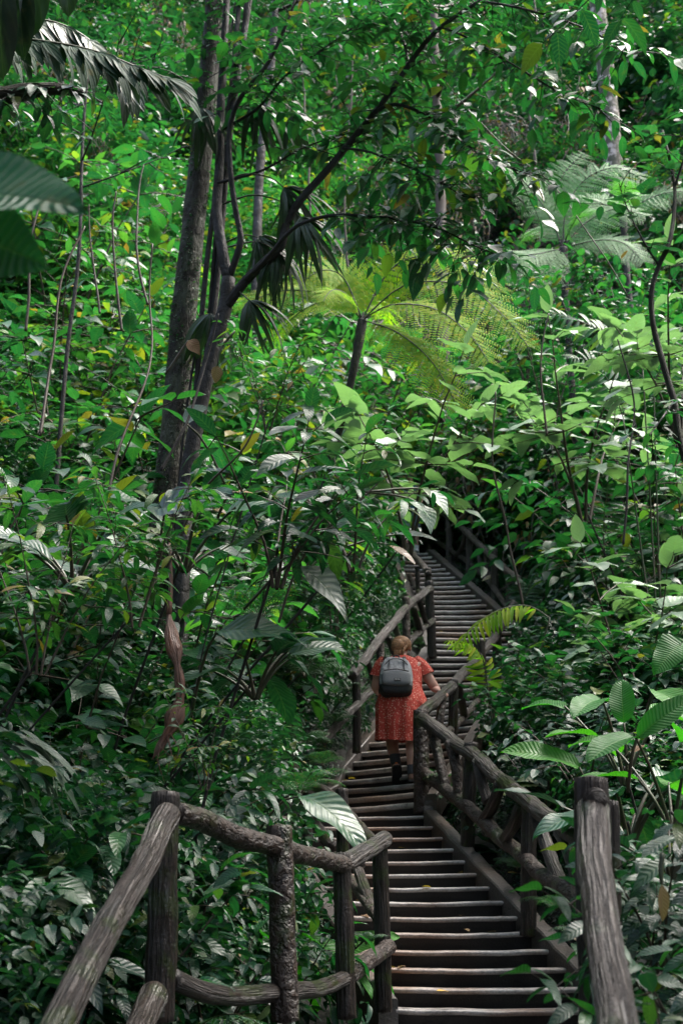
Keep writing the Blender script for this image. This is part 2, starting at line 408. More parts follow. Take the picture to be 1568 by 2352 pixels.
class Tubes:
    """collects bent tapering tubes with bark UVs into one mesh"""
    def __init__(s): s.V, s.F, s.U = [], [], []
    def add(s, pts, radii, n=6, bumpy=0.0, cap=True, vscale=1.0, freq=7.0, smooth=0):
        pts = [Vector(p) for p in pts]
        if not hasattr(radii, '__len__'): radii = [radii] * len(pts)
        radii = list(radii)
        for _ in range(smooth):
            q, rr = [pts[0]], [radii[0]]
            for a, b, ra, rb in zip(pts, pts[1:], radii, radii[1:]):
                q += [a.lerp(b, 0.27), a.lerp(b, 0.73)]; rr += [ra * 0.73 + rb * 0.27, ra * 0.27 + rb * 0.73]
            q.append(pts[-1]); rr.append(radii[-1])
            pts, radii = q, rr
        off = len(s.V)
        t0 = (pts[1] - pts[0]).normalized()
        ref = Vector((0, 0, 1)) if abs(t0.z) < 0.9 else Vector((0, 1, 0))
        x = t0.cross(ref).normalized()
        run = 0.0
        uoff = random.random() * 10
        seed = Vector((random.random() * 50, random.random() * 50, 0))
        for i, p in enumerate(pts):
            if i: run += (p - pts[i - 1]).length
            t = (pts[min(i + 1, len(pts) - 1)] - pts[max(i - 1, 0)])
            t = t.normalized() if t.length > 1e-9 else t0
            x = x - t * x.dot(t)
            x = x.normalized() if x.length > 1e-6 else t.cross(Vector((0.1, 0.9, 0.3))).normalized()
            y = t.cross(x)
            for k in range(n + 1):
                a = 2 * math.pi * (k % n) / n
                r = radii[i]
                dv = x * math.cos(a) + y * math.sin(a)
                if bumpy:
                    r *= 1 + bumpy * noise.noise(seed + dv * 1.1 + Vector((0, 0, run * freq)))
                s.V.append(p + dv * r)
                s.U.append((k / n * 2, run * vscale + uoff))
        for i in range(len(pts) - 1):
            for k in range(n):
                a = off + i * (n + 1) + k
                s.F.append((a, a + 1, a + n + 2, a + n + 1))
        if cap:
            for i, sg in ((0, -1), (len(pts) - 1, 1)):
                c = len(s.V)
                s.V.append(pts[i] + (pts[i] - pts[max(0, i - 1)] if sg > 0 else pts[0] - pts[1]).normalized() * radii[i] * 0.22)
                s.U.append((0.5, 0.5 + uoff))
                for k in range(n):
                    a = off + i * (n + 1) + k
                    s.F.append((a, a + 1, c) if sg > 0 else (a + 1, a, c))
    def mesh(s, name, mat):
        me = bpy.data.meshes.new(name)
        me.from_pydata([tuple(v) for v in s.V], [], s.F)
        uvl = me.uv_layers.new(name='UVMap')
        idx = np.empty(len(me.loops), np.int32)
        me.loops.foreach_get('vertex_index', idx)
        U = np.array(s.U, np.float32)
        uvl.data.foreach_set('uv', U[idx].ravel())
        me.polygons.foreach_set('use_smooth', np.ones(len(me.polygons), bool))
        me.materials.append(mat)
        return me

def curve_pts(a, b, n=6, sag=0.0, jit=0.0, up=None):
    a, b = Vector(a), Vector(b)
    out = []
    up = up or Vector((0, 0, -1))
    L = (b - a).length
    for i in range(n + 1):
        t = i / n
        p = a.lerp(b, t) + up * (sag * 4 * t * (1 - t))
        if 0 < i < n and jit:
            p += Vector((random.uniform(-1, 1), random.uniform(-1, 1), random.uniform(-1, 1))) * jit * L
        out.append(p)
    return out

UP = Vector((0, 0, 1))
FACE = Vector((0.12, -0.45, 0))
def rv(s=1.0): return Vector((random.uniform(-s, s), random.uniform(-s, s), random.uniform(-s, s)))

def leaves_along(L, path, spacing, tpls, size, start=0.25, droop=0.15, spread=0.9, flat=0.25, tip=True, petiole=0.02, TB=None):
    """alternate leaves along a twig"""
    segs = [(b - a).length for a, b in zip(path, path[1:])]
    tot = sum(segs)
    d = tot * start
    side = 1
    while d < tot:
        acc = 0
        for (a, b, l) in zip(path, path[1:], segs):
            if acc + l >= d or l == segs[-1] and b == path[-1]:
                f = min(1, max(0, (d - acc) / max(l, 1e-6)))
                p = a.lerp(b, f); t = (b - a).normalized()
                break
            acc += l
        lat = t.cross(UP)
        if lat.length < 0.35:
            an = random.uniform(0, 6.28)
            lat = Vector((math.cos(an), math.sin(an), 0))
        lat.normalize()
        ld = t * 0.45 + lat * side * spread + UP * (-droop) + rv(0.3)
        sz = size * random.uniform(0.5, 1.35) * (1.0 if d > tot * 0.4 else 0.8)
        ld.normalize()
        q = p + ld * petiole
        L.add(random.choice(tpls), q, ld, (UP + FACE + rv(flat)).normalized(), sz)
        side = -side
        d += spacing * random.uniform(0.7, 1.3)
    if tip:
        t = (path[-1] - path[-2]).normalized()
        L.add(random.choice(tpls), path[-1], (t + UP * (-droop * 0.6) + rv(0.15)), (UP + rv(flat)).normalized(), size * random.uniform(0.8, 1.1))

# ------------------------------------------------------------------ plant prototypes
def make_shrub(name, H, nst, spread, tpls, size, mat, stem_mat='twig', nside=5, side_len=0.5, spacing=0.07, droop=0.2, rad=0.012, lean=0.3, start=0.35):
    L, TB = Leaves(), Tubes()
    for k in range(nst):
        az = 6.283 * (k + random.random()) / nst
        out = Vector((math.cos(az), math.sin(az), 0))
        h = H * random.uniform(0.65, 1.05)
        p0 = out * random.uniform(0.02, 0.1) * H * 0.4 + Vector((0, 0, -0.12))
        path = [p0]
        nseg = 7
        dirv = (UP + out * random.uniform(0.1, lean)).normalized()
        for i in range(nseg):
            dirv = (dirv + out * spread * 0.14 + rv(0.10) + UP * 0.03).normalized()
            path.append(path[-1] + dirv * h / nseg)
        TB.add(path, [rad * (1 - 0.75 * i / nseg) for i in range(nseg + 1)], 5, cap=False)
        leaves_along(L, path, spacing * 1.1, tpls, size, start=start, droop=droop)
        for j in range(nside):
            i = random.randint(2, nseg)
            a = path[i]
            an = random.uniform(0, 6.28)
            dd = (Vector((math.cos(an), math.sin(an), 0)) * 0.8 + UP * random.uniform(-0.1, 0.5) + out * 0.3).normalized()
            ln = side_len * random.uniform(0.6, 1.2) * (1.15 - 0.5 * i / nseg)
            tw = [a]
            for q in range(4):
                dd = (dd + rv(0.15) - UP * 0.06).normalized()
                tw.append(tw[-1] + dd * ln / 4)
            TB.add(tw, [rad * 0.45, rad * 0.38, rad * 0.3, rad * 0.22, rad * 0.15], 4, cap=False)
            leaves_along(L, tw, spacing, tpls, size * 0.92, start=0.15, droop=droop)
    root = thing(name, None, None)
    link('foliage', L.mesh(name + '_foliage', mat), root)
    link('stem', TB.mesh(name + '_stem', M[stem_mat]), root)
    root['_r'] = H * 0.18 + side_len * 0.75 + size * 0.5 + spread * H * 0.25
    root['_h'] = H
    return root

def make_aroid(name, n, size, tpls, mat, H=0.8, lean=0.5, pet=0.012):
    """big leaves, each on its own petiole from the base"""
    LV, TB = [], Tubes()
    for k in range(n):
        az = 6.283 * (k + random.uniform(-0.3, 0.3)) / n * (1 if n < 9 else 2.6)
        out = Vector((math.cos(az), math.sin(az), 0))
        h = H * random.uniform(0.55, 1.1)
        path = [Vector((0, 0, -0.1)) + out * 0.02]
        dv = (UP + out * random.uniform(0.15, lean)).normalized()
        for i in range(6):
            dv = (dv + out * lean * 0.18 + rv(0.04)).normalized()
            path.append(path[-1] + dv * h / 6)
        TB.add(path, [pet * (1.3 - 0.1 * i) for i in range(7)], 6, cap=False)
        L = Leaves()
        L.add(random.choice(tpls), path[-1] - dv * 0.03, (out * random.uniform(0.6, 1.1) + UP * random.uniform(-0.25, 0.5) + rv(0.15)), (UP + FACE + rv(0.35) + out * 0.25).normalized(), size * random.uniform(0.7, 1.15))
        LV.append(L)
    root = thing(name, None, None)
    for L in LV: link('leaf_blade', L.mesh(name + '_leaf', mat), root)
    link('stem', TB.mesh(name + '_stem', M['stem']), root)
    root['_r'] = H * lean * 0.6 + size * 0.8
    root['_h'] = H + size * 0.4
    return root

def frond(L, TB, path, length_pin, npin, bip=False, tpl='pinna', droop=0.25, rachis=0.006, taper=True, ang=0.75, npp=9, normal=None):
    """feather-shaped frond along a path; bip = each pinna carries pinnules"""
    m = len(path) - 1
    TB.add(path, [rachis * (1 - 0.75 * i / m) for i in range(m + 1)], 5, cap=False)
    for k in range(npin):
        f = 0.12 + 0.88 * (k + 0.5) / npin
        x = f * m
        i = min(int(x), m - 1)
        p = path[i].lerp(path[i + 1], x - i)
        t = (path[i + 1] - path[i]).normalized()
        lat = t.cross(normal if normal is not None else UP)
        lat = lat.normalized() if lat.length > 0.2 else Vector((1, 0, 0))
        nrm = lat.cross(t).normalized()
        env = math.sin(math.pi * min(1, f * 0.86 + 0.10)) ** 0.6 if taper else 1.0
        ln = length_pin * max(0.15, env) * random.uniform(0.92, 1.06)
        for s in (-1, 1):
            d = (lat * s * ang + t * (1 - ang) * 1.5 - UP * droop * random.uniform(0.4, 1.0) + rv(0.05)).normalized()
            if not bip:
                L.add(tpl, p, d, (nrm + rv(0.2)).normalized(), ln)
            else:
                for q in range(npp):
                    g = (q + 0.6) / npp
                    pp = p + d * ln * g - UP * droop * 0.30 * ln * g * g
                    l2 = ln * 0.20 * (1 - 0.7 * g)
                    w = d.cross(nrm).normalized()
                    for s2 in (-1, 1):
                        L.add('pinnule', pp, (w * s2 + d * 0.45 + rv(0.08)), nrm, l2, 0.9)

def arch(p, out, length, rise, drop, n=9):
    """arching midrib from p: up first, then over"""
    pts = [p.copy()]
    a0, a1 = rise, -drop
    for i in range(n):
        a = a0 + (a1 - a0) * (i / (n - 1))
        d = out * math.cos(a) + UP * math.sin(a)
        pts.append(pts[-1] + d * length / n)
    return pts

def make_fern(name, n, length, mat, pin=0.16, npin=24, tpl='pinna', bip=False, rise=1.1, drop=0.5, stem='stem', npp=8, ang=0.8):
    L, TB = Leaves(), Tubes()
    for k in range(n):
        az = 6.283 * (k + random.uniform(-0.25, 0.25)) / n
        out = Vector((math.cos(az), math.sin(az), 0))
        ln = length * random.uniform(0.75, 1.1)
        path = arch(Vector((0, 0, -0.05)), out, ln, rise * random.uniform(0.8, 1.15), drop * random.uniform(0.6, 1.3))
        frond(L, TB, path, pin * ln / length, npin, bip, tpl, npp=npp, ang=ang)
    root = thing(name, None, None)
    link('fronds', L.mesh(name + '_fronds', mat), root)
    link('stem', TB.mesh(name + '_ribs', M[stem]), root)
    root['_r'] = length * 0.8
    root['_h'] = length * 0.8
    return root

# ------------------------------------------------------------------ stairway stations: step index, left end (x, y), right end (x, y), height
ST = [
    (-1, (0.30, 8.85), (1.86, 8.85), -0.42),
    (0, (0.36, 9.2), (1.74, 9.2), -0.29),
    (13, (-0.66, 12.97), (0.80, 12.97), 1.345),
    (14, (-0.50, 13.88), (0.83, 12.99), 1.49),
    (16, (-0.04, 14.42), (1.02, 13.56), 1.77),
    (18, (0.03, 15.04), (1.22, 13.95), 2.05),
    (21, (0.32, 15.6), (1.48, 14.85), 2.47),
    (25, (0.64, 16.8), (1.82, 16.15), 3.03),
    (30, (1.02, 17.9), (2.28, 17.65), 3.73),
    (34, (1.34, 18.6), (2.75, 18.55), 4.29),
    (41, (1.24, 20.3), (2.42, 20.25), 5.33),
    (54, (1.02, 23.5), (1.63, 23.5), 7.29),
    (55, (0.8, 24.0), (1.60, 24.0), 7.40),
]
def lerp2(a, b, t): return (a[0] + (b[0] - a[0]) * t, a[1] + (b[1] - a[1]) * t)
def station(i):
    for (i0, l0, r0, z0), (i1, l1, r1, z1) in zip(ST, ST[1:]):
        if i <= i1:
            t = (i - i0) / (i1 - i0)
            return lerp2(l0, l1, t), lerp2(r0, r1, t), z0 + (z1 - z0) * t
    return ST[-1][1], ST[-1][2], ST[-1][3]

# edges of the path as functions of y
EDGE = [(-12, -0.9, 1.0, -1.75), (3.2, -0.95, 1.05, -1.75), (6.2, -0.95, 1.2, -0.45), (8.9, 0.22, 1.8, -0.45)]
for i in (0, 5, 9, 13):
    l, r, z = station(i); EDGE.append((l[1], l[0], r[0], z))
for i in (14, 16, 18, 21, 25, 30, 34, 38, 41, 46, 50, 54):
    l, r, z = station(i); EDGE.append(((l[1] + r[1]) / 2 if i > 14 else 13.4, l[0], r[0], z))
EDGE += [(25.0, 0.2, 1.4, 7.5), (27, -0.8, 0.4, 8.0), (80, -0.8, 0.4, 40)]
EA = np.array(EDGE)
def path_at(y):
    return (float(np.interp(y, EA[:, 0], EA[:, 1])), float(np.interp(y, EA[:, 0], EA[:, 2])), float(np.interp(y, EA[:, 0], EA[:, 3])))

def ground_h(x, y):
    l, r, z = path_at(min(y, 25.0))
    if y > 25: z += (y - 25) * 1.15
    s = l - 0.30 - x if x < l - 0.30 else (x - r - 0.30 if x > r + 0.30 else 0.0)
    if s <= 0 and y < 25.5:
        return z - 0.38
    left = x < l
    # side banks
    sl = 0.42 if left else 0.30
    z += -0.10 + sl * s + 0.02 * s * s if s < 8 else -0.10 + sl * 8 + 1.28 + (s - 8) * 0.75
    k = min(1.0, s / 2.0)
    z += k * 0.35 * noise.noise(Vector((x * 0.35, y * 0.35, 3.1))) + k * 0.12 * noise.noise(Vector((x * 1.1, y * 1.1, 7.7)))
    return z

def build_ground():
    xs = np.concatenate([np.arange(-38, -8, 1.5), np.arange(-8, 9, 0.22), np.arange(9, 39, 1.5)])
    ys = np.concatenate([np.arange(-14, 3, 0.8), np.arange(3, 28, 0.22), np.arange(28, 68, 1.2)])
    V = [(x, y, ground_h(x, y)) for y in ys for x in xs]
    nx = len(xs)
    F = [(j * nx + i, j * nx + i + 1, (j + 1) * nx + i + 1, (j + 1) * nx + i) for j in range(len(ys) - 1) for i in range(nx - 1)]
    me = bpy.data.meshes.new('ground')
    me.from_pydata(V, [], F)
    me.polygons.foreach_set('use_smooth', np.ones(len(F), bool))
    me.materials.append(M['soil'])
    o = link('ground', me)
    tag(o, 'dark forest soil of the steep bank around the stairway', 'ground', kind='structure')
build_ground()

# ------------------------------------------------------------------ the stairway
stairs = thing('stairway', 'winding stone stairway with worn pale step edges climbing through the forest', 'stairway', (0, 9, -0.4))
SO = Vector((0, 9, -0.4))
def build_step(i):
    l, r, z = station(i); l2, r2, z2 = station(i + 1)
    run_l = math.hypot(l2[0] - l[0], l2[1] - l[1]); run_r = math.hypot(r2[0] - r[0], r2[1] - r[1])
    A, B = Vector((*l, z)), Vector((*r, z))
    wdir = (B - A).normalized()
    fwd = UP.cross(wdir).normalized()          # uphill
    # profile: (forward, up, material): riser foot, under-nosing, rounded nosing, tread
    q = 0.016 if i < 14 else 0.027
    prof = [(0.045, -0.34), (0.035, -2 * q - 0.012), (0.012, -2 * q - 0.004), (-0.004, -1.5 * q), (-0.006, -0.8 * q), (0.006, -0.22 * q), (0.026, 0.0), (0.09, 0.004), (None, 0.0)]
    nw = 22
    V, F, mi = [], [], []
    for k in range(nw + 1):
        t = k / nw
        base = A.lerp(B, t)
        depth = run_l * (1 - t) + run_r * t + 0.09
        wob = 0.016 * noise.noise(Vector((t * 6, i * 3.7, 0.2))) + 0.005 * noise.noise(Vector((t * 25, i * 1.7, 5.2)))
        wz = -0.012 * math.sin(math.pi * t) + 0.005 * noise.noise(Vector((t * 5, i * 2.1, 9.1))) + 0.003 * noise.noise(Vector((t * 22, i * 2.1, 3.1)))
        for f, h in prof:
            ff = depth if f is None else f + (wob if f < 0.2 else 0)
            V.append(base + fwd * ff + UP * (h + wz) - SO)
    n = len(prof)
    for k in range(nw):
        for j in range(n - 1):
            a = k * n + j
            F.append((a, a + 1, a + n + 1, a + n))
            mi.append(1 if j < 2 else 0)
    me = bpy.data.meshes.new('step')
    me.from_pydata([tuple(v) for v in V], [], F)
    me.polygons.foreach_set('material_index', np.array(mi, np.int32))
    me.polygons.foreach_set('use_smooth', np.ones(len(F), bool))
    me.materials.append(M['tread']); me.materials.append(M['riser'])
    bm = bmesh.new(); bm.from_mesh(me); bmesh.ops.recalc_face_normals(bm, faces=bm.faces); bm.to_mesh(me); bm.free()
    return link('step', me, stairs)
for i in range(-1, 55):
    build_step(i)

def build_kerb(side, i0, i1, w=0.13, lift=0.0, name='kerb'):
    """sloping concrete string along the ends of the steps"""
    n = int((i1 - i0) * 3)
    V, F = [], []
    prev = None
    for k in range(n + 1):
        i = i0 + (i1 - i0) * k / n
        l, r, z = station(i)
        a, b = Vector((*l, z)), Vector((*r, z))
        out = (a - b).normalized() if side == 'L' else (b - a).normalized()
        p = (a if side == 'L' else b) - out * 0.012
        jz = 0.012 * noise.noise(Vector((i * 1.3, 2.0 if side == 'L' else 8.0, 0)))
        jw = 0.02 * noise.noise(Vector((i * 1.9, 12.0 if side == 'L' else 5.0, 0)))
        c = p + UP * (lift + 0.06 + jz)
        for q in (c - UP * 0.26, c - UP * 0.012, c + out * 0.012, c + out * (w - 0.012 + jw), c + out * (w + jw) - UP * 0.012, c + out * (w + jw) - UP * 0.26):
            V.append(q - SO)
    for k in range(n):
        for j in range(5):
            a = k * 6 + j
            F.append((a, a + 1, a + 7, a + 6))
    for e in (0, n):
        F.append(tuple(e * 6 + j for j in range(6)))
    me = bpy.data.meshes.new('kerb')
    me.from_pydata([tuple(v) for v in V], [], F)
    bm = bmesh.new(); bm.from_mesh(me); bmesh.ops.recalc_face_normals(bm, faces=bm.faces); bm.to_mesh(me); bm.free()
    me.materials.append(M['kerb'])
    return link('kerb', me, stairs)
build_kerb('R', 0, 13.6)
build_kerb('L', 0, 12.9)
build_kerb('R', 14, 34)
build_kerb('L', 14.0, 33.8, 0.16)
build_kerb('R', 34.2, 54.5)
build_kerb('L', 34.2, 54)

# landing and lower steps towards the camera
def landing():
    V, F = [], []
    rows = [(8.93, 0.22, 1.95, -0.42), (6.2, -0.95, 1.25, -0.43)]
    y, z = 6.2, -0.43
    k = 0
    while z > -1.7:
        z -= 0.16; rows.append((y, -0.95, 1.2, z)); y -= 0.36; rows.append((y, -0.95, 1.15, z)); k += 1
    rows.append((-8, -0.95, 1.1, z))
    for (yy, a, b, zz) in rows:
        V += [(a - 0.1, yy, zz - 0.004), (b + 0.1, yy, zz - 0.004)]
    for r_ in range(len(rows) - 1):
        F.append((r_ * 2, r_ * 2 + 1, r_ * 2 + 3, r_ * 2 + 2))
    me = bpy.data.meshes.new('landing')
    me.from_pydata([tuple(Vector(v) - SO) for v in V], [], F)
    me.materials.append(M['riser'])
    link('landing', me, stairs)
landing()

# ------------------------------------------------------------------ log railings
def rail_run(label, members, group='rustic log railings along the stairway'):
    """members: (part name, material key, [(u, v, y), ...], radius or (r0, r1))"""
    first = members[0][2][0]
    o = T(*first)
    root = thing('log_railing', label, 'railing', o, 0, group)
    for name, mk, pts, rad in members:
        tb = Tubes()
        P = [T(*p) - o for p in pts]
        if not isinstance(rad, tuple): rad = (rad, rad)
        Q = []
        m = max(3, int(sum((b - a).length for a, b in zip(P, P[1:])) / 0.045))
        # resample through a smooth curve
        cum = [0.0]
        for a, b in zip(P, P[1:]): cum.append(cum[-1] + (b - a).length)
        for k in range(m + 1):
            d = cum[-1] * k / m
            j = min(len(P) - 2, max(0, next((q for q in range(len(P) - 1) if cum[q + 1] >= d - 1e-9), len(P) - 2)))
            f = (d - cum[j]) / max(1e-9, cum[j + 1] - cum[j])
            if len(P) > 2:
                p0 = P[max(j - 1, 0)]; p1 = P[j]; p2 = P[j + 1]; p3 = P[min(j + 2, len(P) - 1)]
                q = 0.5 * ((2 * p1) + (p2 - p0) * f + (2 * p0 - 5 * p1 + 4 * p2 - p3) * f * f + (3 * p1 - p0 - 3 * p2 + p3) * f ** 3)
            else:
                q = P[j].lerp(P[j + 1], f)
            Q.append(q)
        sd = Vector((random.random() * 99, random.random() * 99, 1))
        am = 0.10 * rad[0] if name == 'post' else 0.30 * rad[0]
        Q = [q + Vector((noise.noise(sd + q * 2.2), noise.noise(sd + q * 2.2 + Vector((9, 0, 0))), noise.noise(sd + q * 2.2 + Vector((0, 9, 0))))) * am for q in Q]
        rr = [(rad[0] + (rad[1] - rad[0]) * k / m) * (1 + 0.06 * noise.noise(sd + Vector((0, 0, k * 0.35)))) for k in range(m + 1)]
        if name == 'post': rr[0] *= 0.97
        tb.add(Q, rr, 22, bumpy=0.10, freq=9.0)
        link(name, tb.mesh(name, M[mk]), root)
    return root

def post(u0, v0, u1, v1, y0, y1, w, mk='log'):
    """post from its top (u0, v0) to its foot, w pixels wide"""
    r = w / 2 / FPX * (y0 / 0.99)
    return ('post', mk, [(u0, v0, y0), ((u0 + u1) / 2 + 1, (v0 + v1) / 2, (y0 + y1) / 2), (u1, v1, y1)], (r, r * 1.05))
def rail(pts, w, mk='log', name='top_rail'):
    return (name, mk, pts, (w / 2 / FPX * pts[0][2], w / 2 / FPX * pts[0][2] * random.uniform(0.9, 1.0)))
def brace(pts, w, mk='log'):
    return ('brace', mk, pts, (w / 2 / FPX * pts[0][2], w / 2 / FPX * pts[0][2] * 0.95))

# fence on the left of the landing, nearest
rail_run('nearest log fence on the left, with a thick bark-covered top rail between four posts', [
    post(380, 1822, 364, 2345, 6.35, 6.35, 64),
    post(640, 1898, 654, 2345, 7.2, 7.2, 57, 'log_brown'),
    post(783, 1962, 797, 2340, 8.25, 8.25, 41),
    post(871, 1920, 880, 2325, 8.95, 8.95, 35),
    rail([(404, 1868, 6.40), (480, 1892, 6.7), (560, 1928, 6.95), (645, 1948, 7.2), (720, 1972, 7.7), (790, 1985, 8.25)], 52, 'log_brown'),
    rail([(786, 1990, 8.28), (835, 1957, 8.6), (884, 1928, 8.92)], 42, 'log', 'top_rail'),
    rail([(398, 2250, 6.42), (470, 2278, 6.6), (540, 2290, 6.9), (640, 2278, 7.2), (720, 2275, 7.8), (795, 2245, 8.25)], 44, 'log', 'lower_rail'),
    rail([(795, 2240, 8.28), (850, 2205, 8.6), (893, 2170, 8.95)], 40, 'log_brown', 'lower_rail'),
], 'rustic log railings along the stairway')
rail_run('smooth worn handrail running down out of the lower left corner', [
    rail([(386, 1868, 6.25), (350, 1950, 6.0), (290, 2060, 5.6), (215, 2190, 5.15), (130, 2360, 4.65), (20, 2560, 4.1), (-160, 2900, 3.3)], 58, 'log_near'),
    rail([(352, 2282, 6.2), (322, 2360, 5.9), (250, 2520, 5.3)], 62, 'log_near', 'lower_rail'),
], 'rustic log railings along the stairway')
# right hand rail by the camera
rail_run('thick dark post and handrail coming down at the lower right, nearest the camera', [
    post(1356, 1788, 1372, 2420, 5.25, 5.25, 78, 'log_near'),
    rail([(1356, 1862, 5.17), (1364, 1950, 4.95), (1378, 2080, 4.6), (1398, 2230, 4.25), (1420, 2380, 3.95), (1450, 2620, 3.5), (1500, 2900, 3.0)], 72, 'log_near'),
    ('rail_stub', 'log_near', [(1362, 1832, 5.30), (1360, 1836, 5.12)], (0.052, 0.046)),
    post(1398, 1842, 1412, 2330, 5.75, 5.75, 40),
])
# right railing of the lower flight
rail_run('log railing along the right of the lower flight, with leaning braces, behind the nearest post', [
    post(1405, 1940, 1408, 2330, 8.3, 8.3, 36),
    post(1213, 1828, 1212, 2150, 10.35, 10.35, 34),
    post(1081, 1706, 1070, 1985, 12.0, 12.0, 30),
    post(965, 1632, 967, 1868, 13.05, 13.05, 34, 'log_brown'),
    rail([(966, 1652, 12.95), (1010, 1680, 12.6), (1045, 1706, 12.3), (1085, 1733, 11.9), (1145, 1790, 11.2), (1210, 1840, 10.3), (1270, 1882, 9.6), (1335, 1938, 8.9), (1405, 1985, 8.25)], 31),
    rail([(975, 1775, 13.0), (1020, 1812, 12.6), (1070, 1850, 12.0), (1130, 1905, 11.2), (1205, 1972, 10.4), (1255, 2015, 9.7), (1310, 2056, 9.0), (1400, 2130, 8.3)], 28, 'log_brown', 'lower_rail'),
    brace([(990, 1672, 12.75), (1005, 1735, 12.7), (1022, 1808, 12.6)], 24, 'log_brown'),
    brace([(1032, 1702, 12.35), (1046, 1765, 12.25), (1054, 1840, 12.2)], 26, 'log_brown'),
    brace([(1096, 1748, 11.7), (1105, 1795, 11.6), (1120, 1842, 11.5)], 26),
    brace([(1150, 1800, 11.1), (1135, 1845, 11.2), (1112, 1884, 11.4)], 28),
    brace([(1196, 1850, 10.5), (1180, 1895, 10.6), (1160, 1925, 10.8)], 28),
    brace([(1230, 1868, 10.0), (1256, 1950, 9.8), (1300, 2048, 9.2)], 30),
    brace([(1284, 1912, 9.4), (1312, 1975, 9.2), (1342, 2062, 8.9)], 32),
])
# right railing of the middle flight (the one she holds)
RAIL_HELD = [(962, 1640, 13.1), (1020, 1592, 14.05), (1060, 1550, 15.1), (1092, 1515, 16.2), (1135, 1462, 17.2), (1180, 1385, 18.9)]
rail_run('log handrail the climber holds, rising to the right behind the corner post', [
    post(1041, 1562, 1037, 1700, 14.5, 14.5, 22),
    post(1100, 1470, 1098, 1662, 16.4, 16.4, 27),
    post(1140, 1440, 1138, 1560, 17.3, 17.3, 22),
    rail(RAIL_HELD, 27, 'log_near'),
    rail([(985, 1712, 13.4), (1040, 1672, 14.6), (1095, 1612, 16.3), (1140, 1540, 17.4)], 20, 'log_brown', 'lower_rail'),
    brace([(1014, 1608, 14.0), (1008, 1650, 13.9), (1004, 1692, 13.9)], 20, 'log_brown'),
    brace([(1052, 1566, 15.0), (1060, 1610, 15.1), (1066, 1645, 15.2)], 20),
    brace([(1112, 1520, 16.6), (1108, 1560, 16.6), (1103, 1598, 16.5)], 20),
])
# upper right railing
rail_run('farthest log railing on the right, beside the top flight', [
    post(1176, 1370, 1178, 1440, 19.8, 19.8, 17, 'log_far'),
    post(1133, 1262, 1135, 1392, 20.9, 20.9, 17, 'log_far'),
    post(1077, 1214, 1077, 1350, 22.3, 22.3, 17, 'log_far'),
    post(1029, 1176, 1030, 1318, 23.4, 23.4, 15, 'log_far'),
    post(985, 1140, 986, 1270, 24.6, 24.6, 14, 'log_far'),
    rail([(1190, 1332, 19.6), (1128, 1278, 20.9), (1070, 1222, 22.3), (1029, 1188, 23.4), (980, 1158, 24.6), (935, 1128, 26.0)], 17, 'log_far'),
    rail([(1178, 1420, 19.7), (1130, 1346, 20.9), (1080, 1296, 22.3), (1030, 1262, 23.4), (985, 1232, 24.6)], 13, 'log_far', 'lower_rail'),
    brace([(1160, 1310, 20.2), (1168, 1350, 20.1), (1166, 1398, 20.1)], 12, 'log_far'),
    brace([(1115, 1268, 21.2), (1118, 1304, 21.2), (1124, 1338, 21.1)], 12, 'log_far'),
    brace([(1096, 1246, 21.7), (1100, 1282, 21.7), (1108, 1322, 21.5)], 11, 'log_far'),
    brace([(1066, 1222, 22.5), (1062, 1252, 22.6), (1046, 1282, 23.0)], 12, 'log_far'),
    brace([(1012, 1180, 23.8), (1000, 1215, 24.1), (996, 1240, 24.3)], 11, 'log_far'),
])
# left railing of the upper flights
rail_run('log railing climbing beside the steps just left of the climber', [
    post(817, 1530, 819, 1730, 14.9, 14.9, 19),
    post(872, 1462, 872, 1600, 15.9, 15.9, 19, 'log_brown'),
    post(931, 1372, 932, 1540, 17.2, 17.2, 19, 'log_brown'),
    post(984, 1336, 992, 1512, 18.4, 18.4, 21),
    rail([(806, 1552, 14.75), (836, 1516, 15.2), (879, 1460, 15.95), (935, 1394, 17.2), (988, 1350, 18.4)], 23, 'log_near'),
    rail([(745, 1700, 13.6), (780, 1662, 14.1), (824, 1612, 14.95), (879, 1556, 15.95), (945, 1468, 17.4), (994, 1424, 18.4)], 20, 'log', 'lower_rail'),
    brace([(842, 1518, 15.3), (852, 1545, 15.4), (862, 1570, 15.6)], 15),
    brace([(890, 1462, 16.2), (900, 1488, 16.3), (914, 1514, 16.6)], 17),
    brace([(905, 1434, 16.5), (916, 1462, 16.7), (934, 1486, 17.0)], 15),
    brace([(948, 1394, 17.5), (957, 1424, 17.6), (965, 1454, 17.8)], 16),
    brace([(961, 1374, 17.8), (970, 1405, 17.9), (980, 1436, 18.1)], 14),
])
rail_run('log railing at the upper left edge of the top flight, above the others', [
    post(982, 1306, 984, 1420, 19.4, 19.4, 16),
    post(957, 1302, 960, 1420, 20.6, 20.6, 11),
    rail([(984, 1318, 19.3), (965, 1292, 20.5), (946, 1270, 22.0), (928, 1248, 23.5)], 15, 'log_near'),
    rail([(982, 1385, 19.4), (962, 1360, 20.5), (940, 1322, 22.0)], 12, 'log', 'lower_rail'),
])
